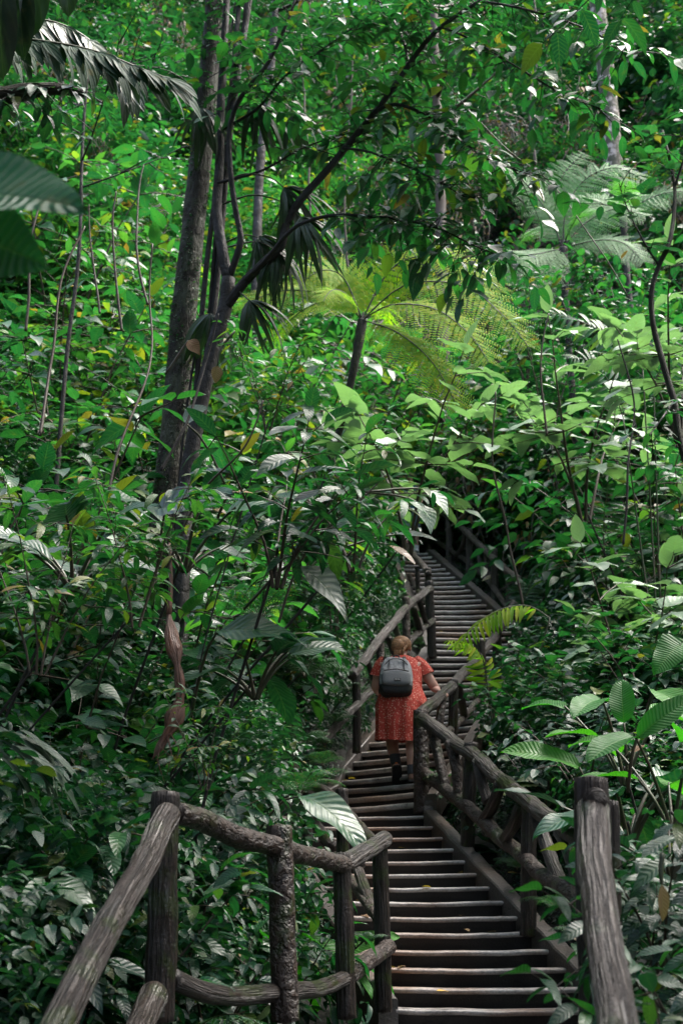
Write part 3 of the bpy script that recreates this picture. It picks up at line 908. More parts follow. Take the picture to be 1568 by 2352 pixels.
# left railing of the lower flight, seen through the fence
rail_run('log railing along the left of the lower flight, half hidden under large leaves', [
    post(784, 1812, 789, 2120, 11.2, 11.2, 29),
    post(705, 1800, 706, 1990, 12.6, 12.6, 22),
    rail([(868, 1950, 9.2), (850, 1930, 9.5), (812, 1885, 10.8), (784, 1852, 11.2), (745, 1815, 12.1), (705, 1798, 12.6), (672, 1760, 13.0)], 31),
    rail([(870, 2110, 9.1), (825, 2050, 10.3), (790, 2000, 11.2), (745, 1930, 12.0), (704, 1872, 12.6)], 26, 'log_brown', 'lower_rail'),
    brace([(700, 1845, 12.5), (720, 1890, 12.1), (765, 1946, 11.5)], 24),
    brace([(752, 1826, 11.9), (735, 1860, 12.1), (722, 1888, 12.3)], 24),
    brace([(814, 1900, 10.7), (822, 1940, 10.5), (828, 1990, 10.4)], 24),
    brace([(822, 2000, 10.4), (840, 2050, 10.0), (862, 2100, 9.5)], 24, 'log_near'),
])

# ------------------------------------------------------------------ people
def skin_mesh(name, joints, edges, rootj, mat, sub=2):
    names = list(joints)
    me = bpy.data.meshes.new(name)
    me.from_pydata([joints[n][0] for n in names], [(names.index(a), names.index(b)) for a, b in edges], [])
    o = bpy.data.objects.new(name, me)
    col.objects.link(o)
    sk = o.modifiers.new('skin', 'SKIN')
    sk.use_smooth_shade = True
    for n, v in zip(names, me.skin_vertices[0].data):
        r = joints[n][1]
        v.radius = (r, r) if not isinstance(r, tuple) else r
        v.use_root = (n == rootj)
    ss = o.modifiers.new('sub', 'SUBSURF'); ss.levels = sub; ss.render_levels = sub
    dg = bpy.context.evaluated_depsgraph_get()
    m2 = bpy.data.meshes.new_from_object(o.evaluated_get(dg))
    m2.name = name
    bpy.data.objects.remove(o)
    m2.materials.clear(); m2.materials.append(mat)
    m2.polygons.foreach_set('use_smooth', np.ones(len(m2.polygons), bool))
    return m2

def join_meshes(name, meshes, mats):
    bm = bmesh.new()
    for k, m in enumerate(meshes):
        n0 = len(bm.faces)
        bm.from_mesh(m)
        bm.faces.ensure_lookup_table()
        for f in bm.faces[n0:]:
            f.material_index = k; f.smooth = True
    me = bpy.data.meshes.new(name)
    bm.to_mesh(me); bm.free()
    for mt in mats: me.materials.append(mt)
    return me

def loft(name, rings, mat, closed=(False, False), nseg=40, fold=None):
    """rings: (centre, rx, ry, tilt axis offset) swept into a tube; fold(k, a) scales the radius"""
    V, F = [], []
    for k, (c, rx, ry, nrm) in enumerate(rings):
        n = Vector(nrm).normalized()
        x = Vector((1, 0, 0)); x = (x - n * x.dot(n)).normalized()
        y = n.cross(x)
        for j in range(nseg):
            a = 2 * math.pi * j / nseg
            s = 1.0 if fold is None else fold(k, a)
            V.append(Vector(c) + x * (rx * s * math.cos(a)) + y * (ry * s * math.sin(a)))
    for k in range(len(rings) - 1):
        for j in range(nseg):
            a = k * nseg + j; b = k * nseg + (j + 1) % nseg
            F.append((a, b, b + nseg, a + nseg))
    if closed[0]: F.append(tuple(range(nseg))[::-1])
    if closed[1]: F.append(tuple((len(rings) - 1) * nseg + j for j in range(nseg)))
    me = bpy.data.meshes.new(name)
    me.from_pydata([tuple(v) for v in V], [], F)
    me.polygons.foreach_set('use_smooth', np.ones(len(F), bool))
    me.materials.append(mat)
    return me

def ellipsoid(name, c, r, mat, rot=(0, 0, 0), seg=24, fn=None):
    bm = bmesh.new()
    bmesh.ops.create_uvsphere(bm, u_segments=seg, v_segments=seg // 2 + 2, radius=1)
    Rm = Euler(rot).to_matrix()
    for v in bm.verts:
        p = v.co.copy()
        if fn: p = fn(p)
        v.co = Rm @ Vector((p.x * r[0], p.y * r[1], p.z * r[2])) + Vector(c)
    for f in bm.faces: f.smooth = True
    me = bpy.data.meshes.new(name)
    bm.to_mesh(me); bm.free()
    me.materials.append(mat)
    return me

def climber():
    org = T(947, 1796, 13.9)                 # standing foot on its tread
    org = Vector((org.x - 0.10, 13.9, 1.775))
    root = thing('person', 'person in a red floral dress climbing the steps with one hand on the log rail', 'person', org)
    root.scale = (1.19, 1.08, 1)
    hand = T(1011, 1601, 13.95) - org         # on the rail
    hand = Vector((hand.x / 1.19, hand.y / 1.08, hand.z))
    J = {
        'pelvis': ((0, .03, .86), (.165, .13)), 'belly': ((0, .06, 1.00), (.155, .125)), 'chest': ((0, .11, 1.17), (.16, .115)),
        'upchest': ((.0, .15, 1.29), (.14, .09)), 'neck': ((0.01, .175, 1.375), .052), 'neck2': ((0.012, .20, 1.43), .05),
        'skull': ((0.012, .225, 1.515), (.078, .088)), 'crown': ((0.012, .215, 1.575), (.055, .06)),
        'shR': ((.175, .14, 1.295), .062), 'elR': ((.305, .16, 1.055), .050), 'elR2': ((.318, .165, 1.03), .047), 'wrR': (tuple(hand + Vector((-.028, .0, .075))), .030),
        'palmR': (tuple(hand + Vector((-.006, .008, .050))), (.038, .018)),
        'shL': ((-.175, .14, 1.295), .062), 'elL': ((-.235, .20, 1.05), .048), 'wrL': ((-.16, .36, 1.00), .030), 'palmL': ((-.125, .43, 1.01), (.036, .017)),
        'hipR': ((.095, .03, .80), .10), 'knR': ((.088, .045, .44), .064), 'caR': ((.086, .0, .30), .061), 'anR': ((.085, -.01, .10), .040), 'heR': ((.085, -.015, .055), .038), 'toR': ((.095, .14, .035), .036),
        'hipL': ((-.085, .05, .80), .10), 'knL': ((-.085, .36, .56), .064), 'caL': ((-.078, .27, .40), .058), 'anL': ((-.055, .205, .245), .040), 'heL': ((-.05, .195, .20), .038), 'toL': ((-.05, .27, .14), .036),
    }
    E = [('pelvis', 'belly'), ('belly', 'chest'), ('chest', 'upchest'), ('upchest', 'neck'), ('neck', 'neck2'), ('neck2', 'skull'), ('skull', 'crown'),
         ('upchest', 'shR'), ('shR', 'elR'), ('elR', 'elR2'), ('elR2', 'wrR'), ('wrR', 'palmR'), ('upchest', 'shL'), ('shL', 'elL'), ('elL', 'wrL'), ('wrL', 'palmL'),
         ('pelvis', 'hipR'), ('hipR', 'knR'), ('knR', 'caR'), ('caR', 'anR'), ('anR', 'heR'), ('heR', 'toR'),
         ('pelvis', 'hipL'), ('hipL', 'knL'), ('knL', 'caL'), ('caL', 'anL'), ('anL', 'heL'), ('heL', 'toL')]
    body = skin_mesh('body', J, E, 'pelvis', M['skin'])
    parts = [body]
    # fingers: five short skinned chains rooted in the palm, closed over the rail
    rd = (T(1060, 1550, 15.1) - T(962, 1640, 13.1)).normalized()       # along the rail
    side = rd.cross(UP).normalized()                                       # to the right of it
    for h0, axis, crossd in ((hand + Vector((-.006, .008, .050)), rd, side), (Vector((-.125, .43, 1.01)), Vector((1, 0, 0)), Vector((0.1, 1, 0)).normalized())):
        for k in range(5):
            ln = (0.030, 0.034, 0.037, 0.034, 0.027)[k]
            if k == 0:
                b = h0 - axis * 0.030 - crossd * 0.005
                ch = [b, b - axis * 0.012 + crossd * 0.018 - UP * 0.010, b - axis * 0.008 + crossd * 0.034 - UP * 0.034]
                rr = [.011, .010, .008]
            else:
                b = h0 + axis * (0.020 * (k - 2.5)) + crossd * 0.020
                ch = [b, b + crossd * ln - UP * 0.006, b + crossd * (ln + 0.018) - UP * 0.034, b + crossd * (ln + 0.010) - UP * 0.058]
                rr = [.0095, .009, .0085, .007]
            jj = {str(i): (tuple(c), r) for i, (c, r) in enumerate(zip(ch, rr))}
            parts.append(skin_mesh('finger', jj, [(str(i), str(i + 1)) for i in range(len(ch) - 1)], '0', M['skin'], 1))
    # ears, nose, eyes sockets and lips
    for sx in (-1, 1):
        parts.append(ellipsoid('ear', (0.012 + sx * .082, .215, 1.500), (.010, .020, .033), M['skin'], (0, 0, sx * 0.3), 12))
    parts.append(ellipsoid('nose', (0.012, .322, 1.495), (.013, .018, .026), M['skin'], (0.2, 0, 0), 12))
    b = link('body', join_meshes('body', parts, [M['skin']]), root)
    for p_ in b.data.polygons: p_.material_index = 0
    fm = [ellipsoid('e', (0.012 + sx * .031, .302, 1.522), (.012, .007, .008), M['eye'], seg=10) for sx in (-1, 1)] + [ellipsoid('l', (0.012, .310, 1.455), (.022, .007, .007), M['lip'], seg=10)]
    link('face', join_meshes('face', fm, [M['eye'], M['eye'], M['lip']]), root)
    # hair drawn to the back, with a loose tail falling to the collar
    def hairfn(p):
        q = p.copy()
        if q.y > 0.35 and q.z < 0.35: q.y *= 0.25; q.x *= 0.94
        if q.z < -0.55: q.x *= 0.75
        s = 1 + 0.035 * noise.noise(Vector((math.atan2(q.x, -q.y) * 9, q.z * 1.2, 4)))
        return q * s
    h1 = ellipsoid('cap', (0.012, .195, 1.535), (.092, .098, .098), M['hair'], (0.25, 0, 0), 40, hairfn)
    h2 = ellipsoid('bun', (-.028, .100, 1.50), (.058, .050, .075), M['hair'], (0.2, 0.25, 0), 30, lambda p: p * (1 + 0.08 * noise.noise(Vector((math.atan2(p.x, p.y) * 6, p.z * 3, 2)))))
    tb = Tubes()
    for k in range(16):
        x0 = random.uniform(-.045, .05)
        z0 = random.uniform(1.49, 1.57)
        tb.add([Vector((x0 * 1.3 + 0.01, .115, z0)), Vector((x0 - .012, .082, z0 - .05)), Vector((x0 * .9 - .016, .084, z0 - .105)), Vector((x0 * 0.8 - .012, .105, z0 - .16))], [.009, .012, .010, .003], 5, cap=False, smooth=1)
    h3 = tb.mesh('strand', M['hair'])
    link('hair', join_meshes('hair', [h1, h2, h3], [M['hair']] * 3), root)
    # dress: bodice, short loose sleeves, gathered skirt to the knee
    def fold(k, a):
        if k < 8: return 1 + 0.02 * math.sin(a * 5 + k)
        g = (k - 7) / 7
        return 1 + g * (0.06 + 0.095 * math.sin(a * 9 + 0.6) + 0.055 * math.sin(a * 17 + 1.3) + 0.03 * math.sin(a * 4))
    rings = [((0.005, .168, 1.385), .085, .062, (0, .3, 1)), ((0, .160, 1.365), .125, .082, (0, .3, 1)), ((0, .150, 1.33), .185, .108, (0, .3, 1)), ((0, .138, 1.27), .205, .128, (0, .3, 1)),
             ((0, .115, 1.18), .198, .140, (0, .3, 1)), ((0, .09, 1.09), .192, .142, (0, .25, 1)), ((0, .068, 1.02), .190, .142, (0, .2, 1)), ((0, .055, .97), .200, .150, (0, .1, 1)),
             ((0, .045, .90), .222, .172, (0, .05, 1)), ((0.0, .05, .82), .232, .190, (0, 0, 1)), ((0, .06, .74), .225, .205, (0, -.05, 1)), ((-.005, .075, .66), .215, .22, (0, -.08, 1)),
             ((-.008, .09, .58), .208, .23, (0, -.1, 1)), ((-.01, .10, .51), .205, .235, (.05, -.12, 1)), ((-.01, .105, .455), .204, .236, (.08, -.12, 1))]
    d1 = loft('dress', rings, M['dress'], nseg=72, fold=fold)
    sl = []
    for sx, el in ((1, Vector((.305, .16, 1.055))), (-1, Vector((-.235, .20, 1.05)))):
        sh = Vector((sx * .150, .142, 1.315))
        ax = (el - sh).normalized()
        rr = []
        for t, r in ((-0.06, .052), (0.0, .075), (.06, .083), (.12, .088), (.155, .092)):
            rr.append((sh + ax * t, r, r * 0.95, ax))
        sl.append(loft('sleeve', rr, M['dress'], nseg=28, fold=lambda k, a: 1 + 0.05 * math.sin(a * 6 + k)))
    dr = link('dress', join_meshes('dress', [d1] + sl, [M['dress']] * 3), root)
    # boots and socks
    for sx, an, he, to in ((1, J['anR'][0], J['heR'][0], J['toR'][0]), (-1, J['anL'][0], J['heL'][0], J['toL'][0])):
        an, he, to = Vector(an), Vector(he), Vector(to)
        fw = (to - he).normalized()
        upv = (an - he).normalized()
        dn = -(upv - fw * upv.dot(fw)).normalized()
        jj = {'a': (tuple(an + upv * .035), .050), 'b': (tuple(an), .052), 'c': (tuple(he + dn * 0.004), (.047, .050)), 'd': (tuple(he + fw * .08 + dn * .012), (.048, .042)), 'e': (tuple(to + fw * .02 + dn * 0.006), (.046, .034)), 'f': (tuple(to + fw * .055 + dn * 0.006), (.036, .026))}
        up_ = skin_mesh('boot', jj, [('a', 'b'), ('b', 'c'), ('c', 'd'), ('d', 'e'), ('e', 'f')], 'c', M['boot'], 2)
        b = link('boot', up_, root)
        xx = fw.cross(dn).normalized()
        V = []
        for t, w in ((-.055, .030), (-.03, .042), (.04, .040), (.10, .046), (.17, .044), (.205, .028)):
            for s in (-1, 1):
                for q in (.034, .056):
                    V.append(he + fw * t + xx * s * w + dn * q)
        F = []
        for k in range(5):
            a = k * 4
            F += [(a, a + 1, a + 5, a + 4), (a + 2, a + 6, a + 7, a + 3), (a, a + 4, a + 6, a + 2), (a + 1, a + 3, a + 7, a + 5)]
        F += [(0, 2, 3, 1), (20, 21, 23, 22)]
        sm = bpy.data.meshes.new('sole'); sm.from_pydata([tuple(v) for v in V], [], F); sm.materials.append(M['black'])
        link('sole', sm, b)
        if sx < 0:
            t_ = ellipsoid('tab', he - fw * .052 + upv * .0 + dn * .0, (.013, .006, .008), M['orange'], seg=10)
            link('heel_tab', t_, b)
        link('sock', loft('sock', [(an + upv * -.01, .047, .047, upv), (an + upv * .05, .049, .049, upv), (an + upv * .085, .050, .050, upv)], M['sock'], nseg=24), root)
    return root, org

def backpack(org):
    """worn bag: a thing of its own"""
    c = Vector((-.065, .115 - .235, 1.10))
    root = thing('backpack', 'grey backpack with a black base worn by the climber in the red dress', 'backpack', org + c)
    tilt = Matrix.Rotation(-0.20, 3, 'X') @ Matrix.Rotation(0.04, 3, 'Y')
    def shell(p):
        e = 0.42
        f = lambda x: math.copysign(abs(x) ** e, x)
        q = Vector((f(p.x), f(p.y), f(p.z)))
        q.x *= 1.0 - 0.22 * max(0, q.z) - 0.03 * max(0, -q.z)
        q.y *= (1.0 - 0.38 * max(0, q.z)) if q.y < 0 else 1.0
        return q * (1 + 0.06 * noise.noise(q * 2.6))
    bagm = ellipsoid('bag', (0, 0, 0), (.178, .108, .215), M['grey_fabric'], (0, 0, 0), 48, shell)
    for v in bagm.vertices: v.co = tilt @ v.co
    bagm.materials.append(M['black'])
    for p_ in bagm.polygons:
        cz = (tilt.inverted() @ p_.center).z
        if cz < -.125: p_.material_index = 1
    link('bag', bagm, root)
    pk = ellipsoid('front_pocket', (0, 0, 0), (.155, .050, .084), M['grey_dark'], (0, 0, 0), 40, lambda p: Vector((math.copysign(abs(p.x) ** .5, p.x), math.copysign(abs(p.y) ** .6, p.y), math.copysign(abs(p.z) ** .5, p.z))))
    for v in pk.vertices: v.co = tilt @ (v.co + Vector((0, -.098, -.058)))
    pko = link('front_pocket', pk, root)
    tb = Tubes()
    tb.add([tilt @ Vector((x, -.150 + 0.02 * abs(x) / .14 * 1.5, .022 + 0.010 * math.cos(x * 11))) for x in np.linspace(-.13, .13, 12)], .0065, 6)
    link('zip', tb.mesh('zip', M['black']), pko)
    tb = Tubes()
    tb.add([tilt @ Vector((.125 * math.cos(a), -.075 - 0.015 * math.sin(a), .075 + .105 * math.sin(a))) for a in np.linspace(0.05, math.pi - 0.05, 20)], .005, 6)
    link('zip', tb.mesh('zip', M['black']), root)
    # side seams and lash straps over the bag
    for sx in (-1, 1):
        tb = Tubes()
        tb.add([tilt @ Vector((sx * .075, -.052, .205)), tilt @ Vector((sx * .078, -.088, .13)), tilt @ Vector((sx * .080, -.107, .06)), tilt @ Vector((sx * .084, -.138, .03))], .0055, 6, smooth=2)
        link('lash_strap', tb.mesh('lash_strap', M['black']), root)
        tb = Tubes()
        tb.add([tilt @ Vector((sx * .172, -.045, -.15)), tilt @ Vector((sx * .176, -.05, -.05)), tilt @ Vector((sx * .168, -.05, .05)), tilt @ Vector((sx * .150, -.045, .13))], .006, 6, smooth=2)
        link('seam_piping', tb.mesh('seam_piping', M['black']), root)
    tb = Tubes()
    tb.add([tilt @ Vector((.038 * math.cos(a), -.035, .205 + .035 * math.sin(a))) for a in np.linspace(0, math.pi, 10)], .009, 6)
    link('carry_loop', tb.mesh('carry_loop', M['black']), root)
    for sx in (-1, 1):
        tb = Tubes()
        tb.add([Vector((sx * .075, .075, .195)), Vector((sx * .10, .17, .255)), Vector((sx * .115, .27, .235)), Vector((sx * .13, .345, .12)), Vector((sx * .15, .36, -.02)), Vector((sx * .205 + .03, .27, -.10)), Vector((sx * .20 + .03, .17, -.14)), Vector((sx * .14, .07, -.17))], [.020, .024, .024, .022, .016, .012, .010, .010], 8, smooth=2)
        link('shoulder_strap', tb.mesh('shoulder_strap', M['black']), root)
    bm = bmesh.new(); bmesh.ops.create_cube(bm, size=1)
    for v in bm.verts: v.co = tilt @ (Vector((v.co.x * .072, v.co.y * .008, v.co.z * .026)) + Vector((.012, -.1500, -.088)))
    lm = bpy.data.meshes.new('label_patch'); bm.to_mesh(lm); bm.free(); lm.materials.append(M['black'])
    lp = link('label_patch', lm, root)
    cu = bpy.data.curves.new('lettering', 'FONT'); cu.body = 'EASTPAK'; cu.size = .0125; cu.align_x = 'CENTER'; cu.align_y = 'CENTER'; cu.extrude = .0006
    tmp = bpy.data.objects.new('lettering_curve', cu)
    cu.materials.append(M['white'])
    to = link('lettering', bpy.data.meshes.new_from_object(tmp), lp)
    bpy.data.objects.remove(tmp)
    to.matrix_local = (tilt.to_4x4() @ Matrix.Translation((.012, -.1555, -.088)) @ Matrix.Rotation(R(90), 4, 'X'))

def far_walker():
    org = T(944, 1276, 23.7)
    root = thing('person', 'person in a teal top and light shoes standing on the topmost steps, mostly behind leaves', 'person', org)
    J = {'pelvis': ((0, 0, .90), (.14, .10)), 'belly': ((0, .0, 1.05), (.13, .095)), 'chest': ((0, .0, 1.22), (.145, .10)), 'up': ((0, 0, 1.36), (.12, .08)), 'neck': ((0, 0, 1.45), .048), 'head': ((0, .01, 1.56), (.075, .085)), 'crown': ((0, .01, 1.63), (.05, .06)),
         'sR': ((.18, 0, 1.36), .052), 'eR': ((.24, .03, 1.10), .042), 'wR': ((.20, -.14, .98), .028), 'hR': ((.19, -.20, .96), (.034, .016)),
         'sL': ((-.18, 0, 1.36), .052), 'eL': ((-.24, .02, 1.10), .042), 'wL': ((-.23, -.05, .88), .028), 'hL': ((-.23, -.07, .80), (.034, .016)),
         'pR': ((.09, 0, .85), .09), 'kR': ((.10, -.02, .49), .058), 'cR': ((.10, .02, .34), .054), 'aR': ((.10, .02, .10), .036), 'fR': ((.11, -.13, .045), .036),
         'pL': ((-.09, 0, .85), .09), 'kL': ((-.09, -.02, .49), .058), 'cL': ((-.09, .02, .34), .054), 'aL': ((-.09, .02, .10), .036), 'fL': ((-.10, -.13, .045), .036)}
    E = [('pelvis', 'belly'), ('belly', 'chest'), ('chest', 'up'), ('up', 'neck'), ('neck', 'head'), ('head', 'crown'), ('up', 'sR'), ('sR', 'eR'), ('eR', 'wR'), ('wR', 'hR'), ('up', 'sL'), ('sL', 'eL'), ('eL', 'wL'), ('wL', 'hL'),
         ('pelvis', 'pR'), ('pR', 'kR'), ('kR', 'cR'), ('cR', 'aR'), ('aR', 'fR'), ('pelvis', 'pL'), ('pL', 'kL'), ('kL', 'cL'), ('cL', 'aL'), ('aL', 'fL')]
    link('body', skin_mesh('body', J, E, 'pelvis', M['skin']), root)
    link('hair', ellipsoid('hair', (0, .03, 1.60), (.088, .092, .09), M['hair_dark'], (0.2, 0, 0), 20), root)
    link('shirt', loft('shirt', [((0, 0, .86), .175, .13, (0, 0, 1)), ((0, 0, 1.05), .165, .12, (0, 0, 1)), ((0, 0, 1.25), .185, .125, (0, 0, 1)), ((0, 0, 1.37), .19, .10, (0, 0, 1)), ((0, 0, 1.43), .08, .065, (0, 0, 1))], M['teal_cloth'], nseg=28), root)
    for s in (1, -1):
        link('shorts_leg', loft('shorts_leg', [((s * .08, 0, .92), .105, .125, (0, 0, 1)), ((s * .09, 0, .75), .105, .115, (0, 0, 1)), ((s * .10, -.01, .55), .095, .10, (0, 0, 1))], M['blue_grey'], nseg=20), root)
        link('sock', loft('sock', [((s * .095, .02, .06), .045, .05, (0, 0, 1)), ((s * .095, .02, .20), .050, .05, (0, 0, 1))], M['white'], nseg=16), root)
        link('shoe', ellipsoid('shoe', (s * .10, -.06, .045), (.05, .14, .05), M['white'], seg=16), root)

cl_root, cl_org = climber()
backpack(cl_org)
far_walker()

# ------------------------------------------------------------------ trees
def px_path(pts): return [T(*p) for p in pts]

def smooth_path(P, n):
    cum = [0.0]
    for a, b in zip(P, P[1:]): cum.append(cum[-1] + (b - a).length)
    out = []
    for k in range(n + 1):
        d = cum[-1] * k / n
        j = 0
        while j < len(P) - 2 and cum[j + 1] < d: j += 1
        f = (d - cum[j]) / max(1e-9, cum[j + 1] - cum[j])
        p0 = P[max(j - 1, 0)]; p1 = P[j]; p2 = P[j + 1]; p3 = P[min(j + 2, len(P) - 1)]
        out.append(0.5 * ((2 * p1) + (p2 - p0) * f + (2 * p0 - 5 * p1 + 4 * p2 - p3) * f * f + (3 * p1 - p0 - 3 * p2 + p3) * f ** 3))
    return out

def twigs(L, TB, path, n, length, tpls, size, rad=0.008, spacing=0.09, droop=0.2, f0=0.1, updown=(-0.3, 0.5), depth=1, start=0.1):
    """side twigs with leaves all along a limb"""
    m = len(path) - 1
    for k in range(n):
        x = (f0 + (1 - f0) * (k + random.random()) / n) * m
        i = min(int(x), m - 1)
        p = path[i].lerp(path[i + 1], x - i)
        t = (path[i + 1] - path[i]).normalized()
        az = random.uniform(0, 6.283)
        d = (Vector((math.cos(az), math.sin(az), random.uniform(*updown))) + t * 0.5).normalized()
        ln = length * random.uniform(0.5, 1.2)
        tw = [p]
        for q in range(5):
            d = (d + rv(0.18) - UP * 0.05).normalized()
            tw.append(tw[-1] + d * ln / 5)
        TB.add(tw, [rad * (1 - 0.16 * q) for q in range(6)], 5, cap=False)
        leaves_along(L, tw, spacing, tpls, size, start=start, droop=droop)
        if depth > 1:
            twigs(L, TB, tw, 3, length * 0.5, tpls, size, rad * 0.5, spacing, droop, 0.2, updown, depth - 1)

def local(P, o): return [p - o for p in P]

# the big mossy trunk left of centre
def big_tree():
    P = px_path([(345, 1930, 12.0), (372, 1300, 12.0), (386, 1110, 12.0), (404, 960, 12.0), (418, 770, 12.0), (440, 560, 12.0), (460, 380, 12.0), (478, 200, 12.0), (490, 60, 12.0), (500, -120, 12.0), (520, -420, 12.0)])
    o = P[0]
    root = thing('forest_tree', 'tall mossy tree trunk, the thickest, leaning slightly right at the left of the picture', 'tree', o)
    Q = smooth_path(local(P, o), 90)
    tb = Tubes()
    tb.add(Q, [0.160 - 0.070 * k / 90 for k in range(91)], 28, bumpy=0.10, freq=2.2)
    link('trunk', tb.mesh('trunk', M['trunk']), root)
    L, TB = Leaves(), Tubes()
    top = Q[-1]
    for k in range(9):
        az = 6.283 * k / 9
        d = Vector((math.cos(az), math.sin(az), random.uniform(0.1, 0.6)))
        lim = [Q[-8 + k % 6]]
        for q in range(6):
            d = (d + rv(0.2)).normalized(); lim.append(lim[-1] + d * 0.6)
        TB.add(lim, [0.06, 0.05, 0.045, 0.04, 0.03, 0.02, 0.012], 6)
        twigs(L, TB, lim, 12, 1.0, ['oval', 'lance'], 0.2, 0.012, 0.10)
    link('crown', L.mesh('crown', M['dark']), root)
    link('limb', TB.mesh('limb', M['branch']), root)
    # climbing stems clinging to the trunk
    lb = Tubes()
    for (dx, r, ph) in ((28, .028, 0), (40, .022, 1.2), (47, .034, 2.2), (20, .012, 3.0)):
        pts = [T(372 + dx + (v_ - 1300) * -0.115 + 5 * math.sin(v_ * 0.008 + ph), v_, 11.86) - o for v_ in range(1350, -100, -70)]
        lb.add(smooth_path(pts, 60), r, 8, bumpy=0.1)
    link('climbing_stem', lb.mesh('climbing_stem', M['branch']), root)
    # moss tufts and small epiphytes
    L = Leaves()
    for k in range(4200):
        i = random.randint(12, 85)
        c = Q[i] + (Q[i + 1] - Q[i]) * random.random()
        az = random.uniform(0, 6.283)
        if noise.noise(Vector((math.cos(az), math.sin(az), c.z * 1.1))) < 0.02: continue
        r = 0.160 - 0.070 * i / 90
        d = Vector((math.cos(az), math.sin(az), random.uniform(-.6, .3)))
        L.add('smalllance', c + Vector((d.x, d.y, 0)) * r * 0.98, d, UP + rv(.5), random.uniform(.02, .055), 1.2)
    link('moss', L.mesh('moss', M['mid']), root)
big_tree()

def forked_tree():
    y = 11.6
    trunk = px_path([(400, 1800, y), (424, 1180, y), (440, 1040, y), (463, 920, y), (492, 790, y), (515, 715, y), (524, 640, y)])
    o = trunk[0]
    root = thing('forest_tree', 'dark slender forked tree beside the mossy trunk, one limb reaching to the upper right', 'tree', o)
    wpx = 2 * FPX
    tb = Tubes()
    tb.add(smooth_path(local(trunk, o), 40), [0.085 - 0.015 * k / 40 for k in range(41)], 18, bumpy=0.07, freq=2)
    link('trunk', tb.mesh('trunk', M['branch']), root)
    limbs = [
        ([(524, 645, y), (508, 560, y), (498, 480, y + .05), (504, 380, y + .1), (507, 250, y + .1), (514, 120, y + .1), (524, -60, y + .1)], .058, .035),
        ([(526, 640, y), (548, 575, y - .1), (553, 543, y - .1), (541, 480, y - .1), (530, 400, y - .15), (527, 300, y - .2), (552, 225, y - .3), (612, 150, y - .4), (660, 50, y - .5), (690, -40, y - .5)], .036, .014),
        ([(512, 715, y), (560, 650, y - .1), (610, 600, y - .2), (648, 562, y - .3), (655, 520, y - .3), (688, 462, y - .4), (750, 392, y - .5), (800, 332, y - .6), (862, 256, y - .7), (905, 198, y - .8), (962, 116, y - .9), (1012, 62, y - 1), (1100, 2, y - 1.1), (1190, -60, y - 1.2)], .052, .014),
        ([(552, 655, y - .05), (610, 598, y - .4), (662, 535, y - .6), (706, 508, y - .7), (780, 494, y - .8), (900, 502, y - .9), (1000, 522, y - 1), (1080, 560, y - 1.1), (1150, 590, y - 1.2)], .026, .006),
        ([(862, 256, y - .7), (905, 240, y - .8), (960, 256, y - .9), (1030, 300, y - 1), (1110, 360, y - 1.1), (1210, 400, y - 1.2)], .020, .005),
        ([(905, 198, y - .8), (935, 150, y - .7), (925, 90, y - .6), (900, 40, y - .5), (860, -40, y - .4)], .022, .008),
        ([(790, 340, y - .6), (850, 350, y - .9), (930, 380, y - 1.0), (1010, 420, y - 1.2), (1080, 460, y - 1.3)], .014, .005),
        ([(500, 420, y), (600, 392, y - .2), (700, 338, y - .3), (800, 306, y - .4)], .016, .006),
        ([(506, 300, y), (590, 250, y - .2), (660, 170, y - .5), (760, 100, y - .7), (840, 40, y - .9)], .018, .006),
        ([(1012, 62, y - 1), (1080, 90, y - 1.2), (1180, 150, y - 1.4), (1290, 215, y - 1.5), (1380, 250, y - 1.6)], .013, .004),
        ([(1100, 2, y - 1.1), (1200, 20, y - 1.4), (1330, 60, y - 1.6), (1470, 130, y - 1.8)], .014, .005),
    ]
    L, TW = Leaves(), Tubes()
    for k, (pts, r0, r1) in enumerate(limbs):
        Q = smooth_path(local(px_path(pts), o), 36)
        tb = Tubes(); tb.add(Q, [r0 + (r1 - r0) * i / 36 for i in range(37)], 12, bumpy=0.06, freq=3)
        link('limb', tb.mesh('limb', M['branch']), root)
        n, f0, ln = [(10, .55, .6), (14, .5, .7), (26, .42, .75), (26, .45, .55), (22, .15, .55), (16, .15, .7), (16, .3, .5), (8, .5, .5), (18, .25, .6), (16, .1, .5), (18, .1, .5)][k]
        twigs(L, TW, Q, int(n * 1.7), ln, ['oval', 'lance', 'drip', 'lance'], 0.21, 0.006, 0.085, 0.25, f0, (-.5, .4))
    link('leafy_twigs', L.mesh('leafy_twigs', M['mid']), root)
    link('twig', TW.mesh('twig', M['branch']), root)
forked_tree()

